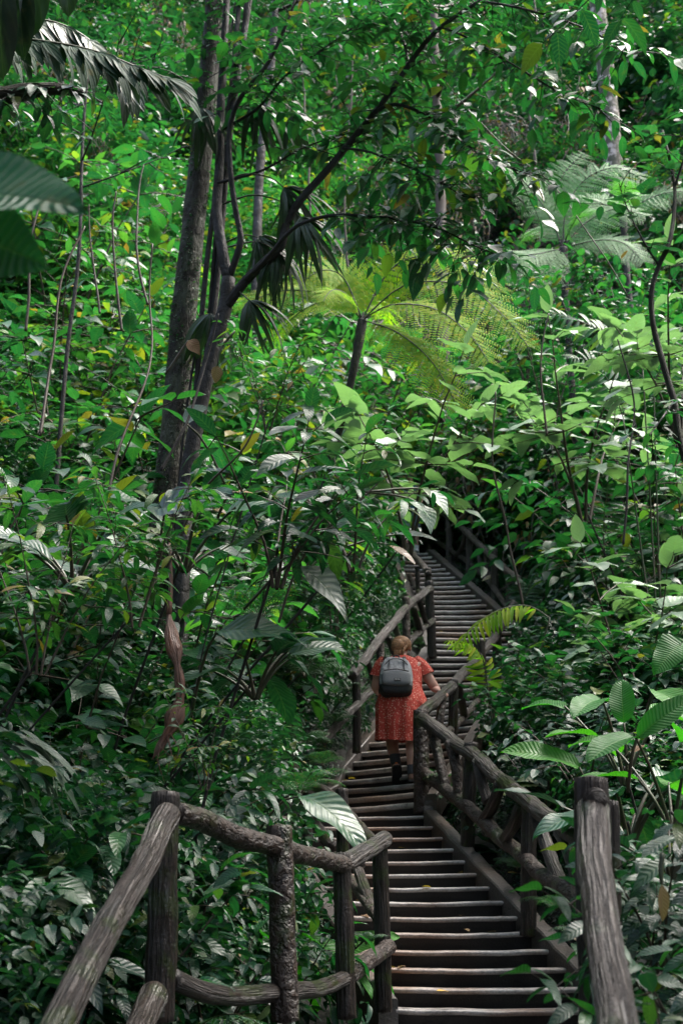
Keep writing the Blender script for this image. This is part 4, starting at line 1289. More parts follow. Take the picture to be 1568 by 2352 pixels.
# drooping shredded palm hanging round the trunks
def hanging_palm():
    o = T(505, 640, 11.9)
    root = thing('climbing_palm', 'dark palm with torn drooping fan leaves hanging around the forked trunk', 'palm', o)
    stems = [([(508, 425, 11.8), (560, 400, 11.5), (620, 408, 11.3), (652, 432, 11.2)], (0.75, -0.1, -0.55), 26),
             ([(510, 470, 11.8), (580, 448, 11.5), (650, 465, 11.3), (690, 500, 11.2)], (0.5, -0.2, -0.8), 24),
             ([(512, 560, 11.8), (560, 540, 11.6), (592, 545, 11.5)], (0.6, -0.2, -0.55), 20),
             ([(515, 570, 11.8), (590, 555, 11.5), (640, 580, 11.4)], (0.15, -0.1, -1), 20),
             ([(520, 640, 11.7), (550, 670, 11.5), (572, 690, 11.4)], (0.6, -0.2, -0.8), 18),
             ([(500, 300, 11.9), (540, 250, 11.7), (590, 240, 11.6)], (0.2, -0.1, -1), 18),
             ([(500, 280, 11.9), (560, 200, 11.8), (640, 230, 11.9), (680, 260, 11.9)], (0.25, 0.1, -1), 20),
             ([(500, 330, 11.9), (480, 260, 11.6), (465, 250, 11.5)], (0.0, -0.1, -1), 14),
             ([(470, 840, 11.7), (480, 760, 11.6), (485, 720, 11.6)], (0.05, 0, -1), 16)]
    for pts, d, n in stems:
        Q = smooth_path(local(px_path(pts), o), 12)
        tb = Tubes(); tb.add(Q, [.011 - .005 * i / 12 for i in range(13)], 6)
        L = Leaves()
        dv = Vector(d).normalized()
        lat = dv.cross(Vector((0, -1, 0.2))).normalized()
        for k in range(n):
            a = (k / (n - 1) - .5) * 1.9
            dd = (dv * math.cos(a) + lat * math.sin(a) + rv(.10)).normalized()
            L.add('strap', Q[-1] + rv(.01), dd, (Vector((0, -1, .5)) + rv(.5)).normalized(), random.uniform(.35, .68), random.uniform(.8, 1.5))
        fr = link('fan_leaf', L.mesh('fan_leaf', M['fan']), root)
        link('leaf_stalk', tb.mesh('leaf_stalk', M['stem']), fr)
hanging_palm()

# torn palm frond reaching in from the upper left
def torn_frond():
    o = T(-40, 60, 7.4)
    root = thing('palm_frond', 'grey-green palm frond with broad torn leaflets reaching in at the top left', 'palm frond', o)
    for pts, mat, ln in (([(-60, 80, 7.3), (100, 95, 7.3), (220, 118, 7.25), (330, 160, 7.2), (400, 185, 7.2)], 'torn', .34), ([(-60, 40, 7.9), (120, 50, 7.9), (230, 110, 7.9), (300, 190, 7.8)], 'fan', .42)):
        Q = smooth_path(local(px_path(pts), o), 22)
        tb = Tubes(); tb.add(Q, [.014 - .009 * i / 22 for i in range(23)], 6)
        L = Leaves()
        for k in range(26):
            f = .15 + .85 * k / 25
            i = min(int(f * 22), 21)
            t = (Q[i + 1] - Q[i]).normalized()
            for s in ((-1,) if mat == 'fan' and k % 2 else (-1, 1)):
                d = (t * (.45 + .55 * f) + Vector((0, s * .45, -.75 + .35 * f)) + rv(.16)).normalized()
                L.add('pinna_wide', Q[i], d, Vector((0.1, -.8, .6)) + rv(.3), ln * random.uniform(.6, 1.1), random.uniform(1.4, 2.4))
        fr = link('leaflets', L.mesh('leaflets', M[mat]), root)
        link('midrib', tb.mesh('midrib', M['stem']), fr)
torn_frond()

def mossy_branch():
    o = T(-120, 235, 6.3)
    root = thing('mossy_branch', 'thick moss-grown branch with dark hanging leaves at the left edge near the top', 'branch', o)
    Q = smooth_path(local(px_path([(-140, 240, 6.3), (0, 222, 6.3), (90, 205, 6.3), (160, 208, 6.35), (190, 215, 6.4)]), o), 30)
    tb = Tubes(); tb.add(Q, [.075 - .05 * i / 30 for i in range(31)], 14, bumpy=.2, freq=8)
    link('limb', tb.mesh('limb', M['trunk']), root)
    L, TW = Leaves(), Tubes()
    twigs(L, TW, Q, 26, .22, ['oval', 'drip', 'lance'], .12, .005, .06, .5, .1, (-1.0, .4))
    link('leaves', L.mesh('leaves', M['dark']), root)
    link('twig', TW.mesh('twig', M['branch']), root)
    # dark hanging banana-like leaves above it
    L = Leaves()
    for (u, v, s) in ((10, -40, .62), (55, -60, .55), (-40, -20, .6), (90, -90, .5), (150, -110, .42)):
        L.add('paddle', T(u, v, 6.4) - o, Vector((random.uniform(-.15, .15), -.05, -1)), Vector((random.uniform(-.4, .4), -1, .2)), s)
    link('hanging_leaf', L.mesh('hanging_leaf', M['fan']), root)
mossy_branch()

def near_leaf():
    o = T(-150, 480, 2.7)
    root = thing('overhanging_leaf', 'large pleated green leaf close to the camera at the left edge', 'leaf', o)
    for (a, b, up, wd, mk) in (((-190, 470, 2.75), (140, 368, 2.5), (.1, -.90, .42), 1.3, 'nearleaf'), ((-170, 500, 2.8), (70, 585, 2.72), (.15, -.9, -.35), 1.4, 'nearleaf')):
        A, B = T(*a), T(*b)
        L = Leaves()
        L.add('big', A - o, B - A, Vector(up), (B - A).length * 1.05, wd)
        link('leaf_blade', L.mesh('leaf_blade', M[mk]), root)
    tb = Tubes(); tb.add(local(px_path([(-420, 560, 2.9), (-260, 470, 2.8), (-165, 438, 2.75)]), o), .012, 8)
    link('leaf_stalk', tb.mesh('leaf_stalk', M['stem']), root)
near_leaf()

# right edge: slender twisted tree
def twisted_tree():
    pts = [(1680, 1440, 10.6), (1596, 1130, 10.4), (1560, 1010, 10.4), (1546, 920, 10.4), (1520, 830, 10.4), (1498, 740, 10.4), (1496, 665, 10.4), (1512, 610, 10.4), (1538, 548, 10.4), (1548, 430, 10.5), (1520, 300, 10.6)]
    P = px_path(pts); o = P[0]
    root = thing('slender_tree', 'thin twisted mossy tree at the right edge with few leaves', 'tree', o)
    Q = smooth_path(local(P, o), 60)
    tb = Tubes(); tb.add(Q, [.042 - .030 * i / 60 for i in range(61)], 12, bumpy=.12, freq=6)
    link('trunk', tb.mesh('trunk', M['trunk']), root)
    L, TW = Leaves(), Tubes()
    for pts, n in (([(1512, 610, 10.4), (1480, 560, 10.3), (1440, 480, 10.2), (1420, 420, 10.1)], 7), ([(1546, 920, 10.4), (1520, 960, 10.2), (1490, 1000, 10.0)], 6), ([(1548, 430, 10.5), (1580, 330, 10.4), (1600, 250, 10.2)], 8)):
        q = smooth_path(local(px_path(pts), o), 12); TW.add(q, [.012 - .008 * i / 12 for i in range(13)], 6)
        twigs(L, TW, q, n, .4, ['oval', 'heart'], .17, .005, .08)
    link('leaves', L.mesh('leaves', M['mid']), root)
    link('twig', TW.mesh('twig', M['branch']), root)
twisted_tree()

def pale_tree():
    P = px_path([(1410, 420, 33), (1398, 250, 33), (1385, 120, 33), (1372, 20, 33), (1360, -120, 33), (1350, -300, 33)])
    g = P[0].copy(); g.z = ground_h(g.x, 33) - .3
    P = [g] + P
    root = thing('forest_tree', 'pale grey spotted tree trunk rising far up at the top right', 'tree', g)
    Q = smooth_path(local(P, g), 50)
    tb = Tubes(); tb.add(Q, [.30 - .10 * i / 50 for i in range(51)], 18, bumpy=.08, freq=1)
    link('trunk', tb.mesh('trunk', M['palebark']), root)
    L, TW = Leaves(), Tubes()
    for k in range(8):
        az = k * .8; d = Vector((math.cos(az), math.sin(az), .3)); lim = [Q[-1 - k]]
        for q in range(6): d = (d + rv(.2)).normalized(); lim.append(lim[-1] + d * .6)
        TW.add(lim, [.07 - .01 * q for q in range(7)], 6)
        twigs(L, TW, lim, 10, 1.2, ['oval'], .28, .014, .12)
    link('crown', L.mesh('crown', M['mid']), root)
    link('limb', TW.mesh('limb', M['palebark']), root)
pale_tree()

def far_trunk(u0, v0, u1, v1, y, r, label, mk='branch'):
    a, b = T(u0, v0, y), T(u1, v1, y)
    g = a.copy(); g.z = min(ground_h(a.x, y) - .2, a.z)
    P = [g, a, a.lerp(b, .5) + Vector((random.uniform(-.1, .1), 0, 0)), b, b + (b - a) * .4]
    root = thing('forest_tree', label, 'tree', g)
    Q = smooth_path(local(P, g), 40)
    tb = Tubes(); tb.add(Q, [r * (1 - .4 * i / 40) for i in range(41)], 12, bumpy=.12, freq=3)
    link('trunk', tb.mesh('trunk', M[mk]), root)
    L, TW = Leaves(), Tubes()
    for k in range(6):
        az = k * 1.05 + random.random(); d = Vector((math.cos(az), math.sin(az), .5)); lim = [Q[-1 - k * 2]]
        for q in range(5): d = (d + rv(.2)).normalized(); lim.append(lim[-1] + d * .4)
        TW.add(lim, [r * .4 * (1 - .16 * q) for q in range(6)], 6)
        twigs(L, TW, lim, 8, .8, ['small', 'smalllance'], .2, .01, .09)
    link('crown', L.mesh('crown', M['mid']), root)
    link('limb', TW.mesh('limb', M[mk]), root)
far_trunk(1012, 620, 1000, 180, 26, .16, 'brown vine-wrapped trunk far behind the reaching limb, upper centre', 'twig')
far_trunk(595, 420, 640, -80, 27, .13, 'dark straight trunk in the shade behind the forked tree near the top')
far_trunk(150, 860, 190, 330, 14.5, .032, 'thin dark sapling trunk in the bright thicket left of the mossy tree')

# ------------------------------------------------------------------ tree ferns and palms
def tree_fern(o, fronds, label, mat, trunk_r, length, pin, npin=24, face=None, lean=(0, 0), drawn=()):
    """fronds: list of (azimuth, rise, drop, scale)"""
    bx, by = o.x + lean[0], o.y + lean[1]
    g = Vector((bx, by, min(ground_h(bx, by) - .2, o.z - .6)))
    root = thing('tree_fern', label, 'tree fern', g)
    h = o.z - g.z
    tb = Tubes(); lx, ly = -lean[0], -lean[1]
    tb.add([Vector((0, 0, 0)), Vector((lx * .25 + .03, ly * .25, h * .4)), Vector((lx * .85 - .02, ly * .85, h * .8)), Vector((lx, ly, h))], [trunk_r * 1.2, trunk_r, trunk_r, trunk_r * 1.3], 14, bumpy=.25, freq=9, smooth=3)
    link('trunk', tb.mesh('trunk', M['branch']), root)
    c = Vector((lx, ly, h))
    for az, rise, drop, s in fronds:
        L, TB = Leaves(), Tubes()
        out = Vector((math.cos(az), math.sin(az), 0))
        path = arch(c, out, length * s, rise, drop, 14)
        frond(L, TB, path, pin * s, npin, True, npp=13, rachis=.012, droop=.30, ang=.72, normal=face)
        fr = link('frond', L.mesh('frond', mat), root)
        link('midrib', TB.mesh('midrib', M['branch']), fr)
    for pts in drawn:
        L, TB = Leaves(), Tubes()
        path = [c] + [T(*q) - g for q in pts]
        frond(L, TB, smooth_path(path, 16), pin, npin, True, npp=13, rachis=.012, droop=.30, ang=.72, normal=face)
        fr = link('frond', L.mesh('frond', mat), root)
        link('midrib', TB.mesh('midrib', M['branch']), fr)
tree_fern(T(1292, 570, 20), [(1.9, 1.3, .2, .9), (-1.3, .7, .8, .7)], 'tree fern with a whorl of pale feathery fronds on a dark trunk, right of centre', M['fernpale'], .06, 2.2, .52, 22, Vector((0, -.85, .5)), (0, 0),
    [[(1262, 500, 20), (1215, 430, 19.9), (1160, 385, 19.8)], [(1300, 480, 20), (1345, 410, 20), (1420, 385, 20), (1490, 425, 19.9)], [(1280, 480, 20.2), (1290, 405, 20.3), (1340, 352, 20.4)], [(1240, 582, 19.7), (1190, 592, 19.5), (1160, 640, 19.4)], [(1370, 552, 19.8), (1430, 558, 19.7), (1475, 600, 19.6)], [(1340, 515, 20), (1410, 480, 20), (1480, 495, 19.9)], [(1250, 620, 19.6), (1215, 680, 19.4)]])
tree_fern(T(1430, 500, 22.5), [(2.5, 1.25, .2, 1.0), (1.5, 1.3, .2, 1.0), (.5, 1.25, .2, 1.0), (-.6, .6, .6, 1.0), (-1.7, .6, .6, .9), (3.4, .7, .6, 1.0)], 'second tree fern behind the first, near the right edge', M['fernpale'], .06, 1.6, .46, 16, Vector((0, -.9, .4)))
tree_fern(T(832, 735, 15.5), [(1.3, 1.2, .5, .9), (2.4, 1.0, .7, .85), (3.3, .8, .8, .8), (-2.0, .5, 1.0, .6)], 'tree fern with big arching yellow-green fronds in the centre', M['yellow'], .05, 2.3, .56, 24, Vector((.1, -.85, .5)), (-1.0, .5),
    [[(930, 655, 15.3), (1060, 655, 15.0), (1150, 720, 14.8), (1212, 795, 14.7)], [(900, 615, 15.5), (1000, 585, 15.4), (1090, 615, 15.3), (1150, 670, 15.2)], [(915, 765, 15.0), (995, 835, 14.7), (1050, 935, 14.6)], [(900, 700, 15.0), (1000, 710, 14.7), (1080, 770, 14.5), (1120, 830, 14.4)], [(790, 640, 15.4), (740, 620, 15.2), (690, 650, 15.1)]])

def palm_from_pixels(label, fronds, mat, base, pin, npin, y, tpl='pinna_wide', face=Vector((0, -.45, .9))):
    o = T(*base)
    g = Vector((o.x, o.y, ground_h(o.x, o.y)))
    root = thing('young_palm', label, 'palm', g)
    for pts in fronds:
        Q = smooth_path(local(px_path(pts), g), 16)
        L, TB = Leaves(), Tubes()
        frond(L, TB, Q, pin, npin, False, tpl, droop=.55, rachis=.008, ang=.68, normal=face)
        f = link('frond', L.mesh('frond', mat), root)
        link('midrib', TB.mesh('midrib', M['stem']), f)
    tb = Tubes()
    for pts in fronds:
        a = T(*pts[0]) - g
        tb.add([Vector((random.uniform(-.03, .03), 0, -.1)), a * .5 + Vector((0, 0, .1)), a], [.014, .011, .008], 6, smooth=2)
    link('stem', tb.mesh('stem', M['stem']), root)
palm_from_pixels('young palm with a bright yellow-green frond arching over the rail right of the climber', [
    [(1262, 1420, 13.3), (1215, 1392, 13.3), (1160, 1396, 13.2), (1105, 1424, 13.1), (1050, 1478, 13.0)],
    [(1120, 1600, 13.4), (1110, 1520, 13.3), (1080, 1478, 13.2), (1030, 1470, 13.1)]], M['yellow'], (1150, 1700, 13.4), .28, 20, 13.2)
palm_from_pixels('bright green palm with one broad feathered frond among dark leaves at the right', [
    [(1475, 850, 14.5), (1420, 790, 14.4), (1350, 745, 14.3), (1262, 715, 14.2)],
    [(1430, 960, 14.5), (1400, 880, 14.4), (1350, 830, 14.3), (1310, 822, 14.2)],
    [(1500, 880, 14.5), (1540, 800, 14.4), (1580, 770, 14.3)]], M['palm'], (1470, 1000, 14.5), .36, 17, 14.4, face=Vector((.1, -.95, .3)))
palm_from_pixels('small grey-green palm beside the foot of the farthest railing', [
    [(1200, 1400, 17.5), (1215, 1345, 17.5), (1245, 1310, 17.4), (1275, 1320, 17.4)],
    [(1200, 1400, 17.5), (1200, 1340, 17.5), (1180, 1320, 17.3)]], M['teal'], (1210, 1480, 17.5), .26, 16, 17.5)
palm_from_pixels('pale upright palm seedling with narrow spread leaflets on the right slope', [
    [(1385, 1230, 15), (1388, 1170, 15), (1396, 1120, 15)], [(1385, 1230, 15), (1410, 1170, 15), (1445, 1150, 15)]], M['palm'], (1385, 1300, 15), .3, 9, 15)

# ------------------------------------------------------------------ plant kinds
PROT = [(690, 1930), (735, 1780), (795, 1690), (810, 1520), (905, 1370), (935, 1262), (1000, 1150), (1195, 1325), (1180, 1450), (1125, 1560), (1100, 1655), (1225, 1800), (1345, 1930), (1420, 2000), (1430, 2360), (840, 2360), (840, 2040)]
def inside(u, v, poly=PROT):
    c = False
    j = len(poly) - 1
    for i in range(len(poly)):
        (x1, y1), (x2, y2) = poly[i], poly[j]
        if (y1 > v) != (y2 > v) and u < (x2 - x1) * (v - y1) / (y2 - y1) + x1: c = not c
        j = i
    return c

def clear_of_path(x, y, z, rad, h, side):
    sg = 1 if side == 'L' else -1
    if y > 24.4: return True
    for hz in (0.15, 0.5, 0.8, 1.0):
        for rr in (0.35, 0.8):
            for yy in (0, -0.6 * rad):
                p = project((x + sg * rad * rr * (0.75 if hz > .9 else 1), y + yy, z + h * hz))
                if p and inside(*p): return False
    return True

PK = {}
PK['lance'] = [make_shrub('lance_shrub', 1.0, 5, .7, ['lance', 'lance2'], .25, M['dark'], spacing=.085, side_len=.30, droop=.25, nside=4), make_shrub('lance_shrub', 1.0, 4, .9, ['lance', 'lance2', 'drip'], .23, M['mid'], spacing=.08, side_len=.32, droop=.3, nside=5)]
PK['tall'] = [make_shrub('tall_shrub', 2.6, 4, .45, ['lance', 'drip'], .26, M['mid'], spacing=.105, side_len=.55, nside=12, lean=.2, start=.3, rad=.016), make_shrub('tall_shrub', 2.6, 5, .5, ['drip', 'oval'], .24, M['mid'], spacing=.105, side_len=.6, nside=11, lean=.25, start=.3, rad=.016), make_shrub('tall_shrub', 2.6, 4, .55, ['lance', 'lance2'], .28, M['light'], spacing=.11, side_len=.5, nside=10, lean=.25, start=.3, rad=.014)]
PK['bright'] = [make_shrub('leafy_shrub', 2.4, 5, .5, ['small', 'oval'], .18, M['light'], spacing=.075, side_len=.6, nside=14, start=.25, rad=.014), make_shrub('leafy_shrub', 2.4, 4, .5, ['smalllance', 'drip'], .21, M['light'], spacing=.08, side_len=.65, nside=14, start=.25, rad=.014)]
PK['oval'] = [make_shrub('oval_leaf_shrub', 1.2, 5, .7, ['oval', 'drip'], .15, M['dark'], spacing=.06, side_len=.35, nside=6), make_shrub('oval_leaf_shrub', 1.2, 4, .8, ['oval', 'heart'], .16, M['mid'], spacing=.065, side_len=.35, nside=6)]
PK['pale'] = [make_shrub('pale_sheen_shrub', 2.0, 4, .6, ['heart', 'oval'], .27, M['pale'], spacing=.14, side_len=.55, nside=7, droop=.1, start=.45, rad=.016)]
PK['aroid'] = [make_aroid('broad_leaf_plant', 11, .50, ['big', 'big2'], M['big'], .5, .8), make_aroid('broad_leaf_plant', 9, .46, ['bigheart', 'big'], M['big'], .55, .7)]
PK['ginger'] = [make_aroid('paddle_leaf_plant', 7, .62, ['paddle'], M['bigmid'], .8, .45), make_aroid('paddle_leaf_plant', 9, .42, ['paddle', 'big2'], M['bigmid'], .5, .6)]
PK['fern'] = [make_fern('ground_fern', 9, .7, M['teal'], .17, 24, 'pinna'), make_fern('ground_fern', 8, .75, M['mid'], .20, 18, bip=True, npp=7)]
for kind, lst in PK.items():
    for o in lst: o['_used'] = 0

def place(proto, x, y, scale, label, cat, group, dz=0.0, rz=None, tilt=0.0):
    if proto['_used'] == 0: o = proto
    else: o = copy_tree(proto)
    proto['_used'] = 1
    o.location = (x, y, ground_h(x, y) + dz)
    o.scale = (scale,) * 3
    o.rotation_euler = (random.uniform(-tilt, tilt), random.uniform(-tilt, tilt), random.uniform(-.9, .9) if rz is None else rz)
    tag(o, label, cat, group)
    return o

CAT = {'lance': 'shrub', 'tall': 'shrub', 'bright': 'shrub', 'oval': 'shrub', 'pale': 'shrub', 'aroid': 'leafy plant', 'ginger': 'leafy plant', 'fern': 'fern'}
DESC = {'lance': 'low shrub with narrow pointed leaves', 'tall': 'tall thin-stemmed shrub with pointed leaves', 'bright': 'bright leafy shrub with many small leaves', 'oval': 'bushy shrub with oval leaves',
        'pale': 'shrub with large round leaves painted pale for sky sheen', 'aroid': 'plant with broad glossy veined leaves', 'ginger': 'plant with long paddle-shaped leaves', 'fern': 'fern with feathery fronds'}
def fence_x(y):
    return float(np.interp(y, [6.0, 6.35, 7.2, 8.25, 8.95, 9.3], [-.95, -.83, -.36, -.02, .26, .30]))

KEEP = [(930, 960, 130, 13.9), (1330, 880, 140, 14.0), (960, 690, 190, 14.6), (1130, 740, 110, 14.6), (980, 860, 90, 14.6), (1300, 480, 160, 18.5), (1340, 770, 100, 13.6), (1150, 1430, 100, 12.8), (430, 700, 110, 11.4), (410, 950, 100, 11.4), (395, 1060, 80, 11.4),
        (640, 570, 150, 10.8), (440, 1130, 90, 8.0), (590, 1450, 100, 8.0), (390, 1600, 70, 8.2), (1420, 1600, 90, 8.8), (1430, 1740, 130, 8.2), (1525, 700, 90, 10.0), (120, 1150, 90, 6.4), (600, 1380, 90, 9.6), (720, 1480, 100, 12), (1530, 760, 70, 12), (330, 1090, 90, 6.8)]
def keeps_clear(x, y, z, rad, h):
    for (u, v, r, yy) in KEEP:
        if y >= yy: continue
        for hz in (.25, .55, .85):
            p = project((x, y, z + h * hz))
            if p and math.hypot(p[0] - u, p[1] - v) < r + rad * .55 * FPX / (y + .5): return False
    return True

def region(side, y0, y1, s0, s1, n, kinds, weights, sc, where, minu=-120, maxu=1690, hmax=None, sep=0.35):
    done = 0
    spots = []
    for _ in range(n * 120):
        if done >= n: break
        y = random.uniform(y0, y1)
        l, r, z = path_at(y)
        if side == 'L' and y < 9.3: l = fence_x(y) + .12
        s = s0 + (s1 - s0) * random.random() ** 1.3
        x = l - .25 - s if side == 'L' else r + .25 + s
        kind = random.choices(kinds, weights)[0]
        pr = random.choice(PK[kind])
        k = random.uniform(*sc) * (1 if kind not in ('aroid', 'ginger', 'fern') else .95)
        if kind in ('tall', 'bright'): k *= .95
        if any((x - a) ** 2 + (y - b) ** 2 < sep * sep for a, b in spots): continue
        gz = ground_h(x, y)
        p = project((x, y, gz + pr['_h'] * k * .6))
        if p is None or not (minu < p[0] < maxu) or p[1] < -200 or p[1] > 2500: continue
        if not clear_of_path(x, y, gz, pr['_r'] * k, pr['_h'] * k, side): continue
        if not keeps_clear(x, y, gz, pr['_r'] * k, pr['_h'] * k): continue
        spots.append((x, y))
        place(pr, x, y, k, DESC[kind] + ' ' + where, CAT[kind], DESC[kind].replace(' with', 's with', 1) + ' ' + where, tilt=.12)
        done += 1
    print('region', where, done)

region('L', 6.6, 9.6, .4, 3.2, 34, ['lance', 'fern', 'oval', 'aroid'], [6, 3, 2, 1.5], (.8, 1.4), 'low behind the nearest left fence')
region('L', 8.6, 12.4, .5, 5.0, 34, ['tall', 'lance', 'oval', 'ginger'], [7, 2, 1, 1], (.9, 1.5), 'on the left bank in front of the mossy tree')
region('L', 12.4, 17.5, .5, 6.5, 34, ['tall', 'oval', 'bright', 'fern', 'pale'], [5, 3, 3, 2, .6], (.9, 1.6), 'on the left bank behind the mossy tree')
region('L', 17.5, 25, .4, 8.5, 34, ['bright', 'tall', 'oval'], [6, 3, 1], (1.2, 2.3), 'in the sunlit thicket far up the left slope')
region('R', 8.0, 11.5, .35, 2.6, 14, ['aroid', 'ginger', 'fern', 'oval'], [4, 2, 1, 2], (.8, 1.15), 'right of the lower railing')
region('R', 11.0, 15.5, .4, 4.5, 30, ['oval', 'lance', 'ginger', 'aroid', 'pale'], [5, 4, 2, 1, .7], (.8, 1.35), 'on the right slope beside the middle flight')
region('R', 15.0, 20.5, .4, 6.0, 36, ['oval', 'tall', 'lance', 'pale', 'fern'], [5, 4, 3, .8, 1], (1.0, 1.6), 'on the shaded right slope above the climber')
region('R', 20.0, 26.0, .4, 7.5, 28, ['tall', 'bright', 'oval', 'fern'], [5, 2, 3, 1], (1.2, 2.0), 'high on the right slope below the tree ferns')

# plants that stand out on their own
def hero(kind, idx, u, v, y, scale, label, cat=None, rz=None, group=None, sub=.6, base=None):
    """plant whose middle shows at (u, v)"""
    p = T(u, v, y)
    pr = PK[kind][idx]
    o = place(pr, p.x, p.y, scale, label, cat or CAT[kind], group, rz=rz)
    o.location.z = p.z - pr['_h'] * scale * sub
    # lengthen down to the soil with a bare stem when the crown stands above it
    gz = ground_h(p.x, p.y)
    if o.location.z > gz + .05:
        tb = Tubes()
        o.rotation_euler = (0, 0, random.uniform(-.5, .5) if rz is None else rz)
        dx = (base if base is not None else (random.uniform(-1.1, -.5) if u < 784 else random.uniform(.2, .7)))
        g2 = ground_h(p.x + dx, p.y + .3)
        iv = Matrix.Rotation(-o.rotation_euler.z, 3, 'Z')
        tb.add([iv @ Vector((dx, .3, g2 - .2 - o.location.z)) / scale, iv @ Vector((dx * .85, .2, (g2 - o.location.z) * .6)) / scale, iv @ Vector((dx * .3, .05, (g2 - o.location.z) * .2)) / scale, Vector((0, 0, .05))], [.011 / scale ** .5, .010 / scale ** .5, .010 / scale ** .5, .009 / scale ** .5], 6, smooth=2)
        link('trunk', tb.mesh('trunk', M['branch']), o)
    return o
hero('pale', 0, 930, 950, 14.4, 1.35, 'sapling with large round leaves painted pale for sky sheen above the left railing, centre of the picture', base=-1.3)
hero('pale', 0, 1320, 880, 14.6, 1.35, 'sapling with large leaves painted pale for sky sheen on the right, under the bright feathered palm')
hero('pale', 0, 1530, 720, 12.3, 1.1, 'big-leaved sapling painted pale for sky sheen, crowding the right edge beside the twisted tree')
hero('tall', 2, 120, 1180, 6.6, .52, 'light green sapling with slender leaves in front at the far left')
hero('tall', 2, 330, 1110, 7.0, .50, 'light green slender-leaved sapling in front of the big dark leaf, left')
hero('tall', 2, 620, 780, 9.6, .48, 'yellow-green sapling with thin twigs in front of the forked trunk')
hero('lance', 0, 640, 1080, 7.9, 1.1, 'grey-green sapling with corrugated leaves reaching over the stairs from the left')
hero('tall', 2, 480, 1620, 7.3, .28, 'small bright sprig rising just above the nearest fence post')
hero('lance', 1, 810, 1100, 8.6, .95, 'leafy branch tip with insect-eaten leaves hanging over the topmost steps', base=-1.6)
hero('ginger', 0, 1420, 1600, 9.2, .85, 'tall upright paddle leaves, bright green, standing out at the right')
hero('ginger', 0, 1525, 1680, 7.2, .75, 'long blade-leaved plant leaning in from the right edge')
hero('aroid', 0, 1430, 1740, 8.6, 1.1, 'plant with very large ribbed glossy leaves behind the nearest right post')
hero('aroid', 1, 1300, 1740, 11.6, 1.0, 'broad-leaved plant between the lower railing and the nearest right post')
hero('aroid', 0, 1185, 1890, 12.2, .8, 'broad ribbed leaves showing through the lower right railing')
hero('aroid', 1, 430, 1150, 8.6, .95, 'plant with huge dark heart-shaped leaves in front of the mossy trunk')
hero('aroid', 0, 590, 1450, 8.3, .85, 'plant with big gleaming ribbed leaves at the left of the stairs')
hero('aroid', 1, 180, 1180, 7.6, .9, 'plant with huge dark leaves in the shade at the far left')
hero('aroid', 0, 1525, 1860, 6.2, .62, 'broad corrugated leaves at the right edge level with the nearest post')
for k, (u, v, y, s) in enumerate([(1500, 1960, 5.6, .85), (1545, 2100, 5.0, .85), (1478, 2080, 5.9, .75), (1510, 2290, 4.9, .8), (1560, 2220, 5.4, .9), (1530, 2200, 6.2, .8), (1500, 2050, 7.0, .9), (1545, 1990, 6.6, .9), (1560, 2320, 4.6, .8)]):
    hero('lance', k % 2, u, v, y, s * .8, 'low pointed-leaf plant beside the handrail at the lower right corner', group='pointed-leaf plants at the lower right corner')
for k, (u, v, y, s) in enumerate([(1250, 800, 17.5, .9), (1330, 690, 18.2, .8), (1420, 660, 18.0, .8), (1200, 700, 18.4, .8)]):
    hero('tall', k % 2, u, v, y, s, 'shrub under the pale fronds of the tree ferns at the right', group='shrubs under the tree ferns')
for k, (u, v, y, s) in enumerate([(1270, 1600, 12.0, .9), (1340, 1500, 12.6, 1.0), (1240, 1690, 11.6, .8), (1450, 1450, 12.0, 1.0), (1330, 1650, 10.8, .85), (1190, 1590, 13.2, .7)]):
    hero('oval', k % 2, u, v, y, s, 'bushy shrub with glinting oval leaves behind the lower right railing', group='glinting shrubs behind the lower right railing')
hero('fern', 1, 690, 1740, 9.6, .7, 'fern drooping its fronds over the left railing of the lower flight')
hero('fern', 0, 840, 2120, 8.9, .35, 'small fern poking between the last two posts of the left fence', base=-.4)
hero('fern', 1, 600, 1330, 10.5, .9, 'fern hanging in the dark hollow left of the climber')
hero('fern', 0, 700, 1480, 13, .9, 'fern in the dark hollow beside the left railing')

for k, (u, v, y, s) in enumerate([(770, 1640, 14.0, .5), (742, 1735, 13.2, .5), (800, 1575, 15.0, .5), (860, 1540, 16.0, .45), (905, 1490, 16.8, .45), (945, 1470, 17.8, .4), (690, 1680, 13.2, .7)]):
    hero('fern', k % 2, u, v, y, s, 'small fern growing behind the log railing left of the climber', group='ferns behind the railing left of the climber', sub=.3, base=-.3)
for k, (u, v, y, s) in enumerate([(1120, 1870, 11.9, .40), (1185, 1965, 10.9, .42), (1045, 1800, 12.9, .35), (1275, 2050, 10.0, .45), (1140, 1800, 12.2, .5), (1330, 2120, 9.3, .45)]):
    hero('fern' if k % 2 else 'oval', k // 2 % 2, u, v, y, s, 'small leafy plant under the lower rail of the right railing', 'small plant', group='small plants under the right railing', sub=.4)
for k, (u, v, y, s) in enumerate([(780, 1060, 14.6, .75), (770, 1250, 14.2, .6), (730, 1380, 13.6, .6), (800, 1190, 15.0, .5)]):
    hero('tall', k % 2, u, v, y, s, 'leafy sapling hiding the foot of the central tree fern', group='saplings at the foot of the central tree fern', base=-.9)

for k, (kd, u, v, y, s) in enumerate([('oval', 1130, 1215, 25.6, .9), ('tall', 1195, 1200, 25.4, .7), ('bright', 1150, 1110, 28, .9), ('bright', 1055, 1110, 28.5, .7), ('oval', 1230, 1290, 23.2, .8), ('oval', 1260, 1390, 21.6, .7), ('bright', 985, 1120, 28.5, .6), ('oval', 1050, 1200, 27, .8), ('oval', 1000, 1200, 27.5, .8), ('fern', 960, 1180, 28, .9)]):
    hero(kd, k % 2, u, v, y, s, 'plant growing right behind the farthest log railing at the top flight', 'plant', group='plants behind the farthest railing', base=.3)

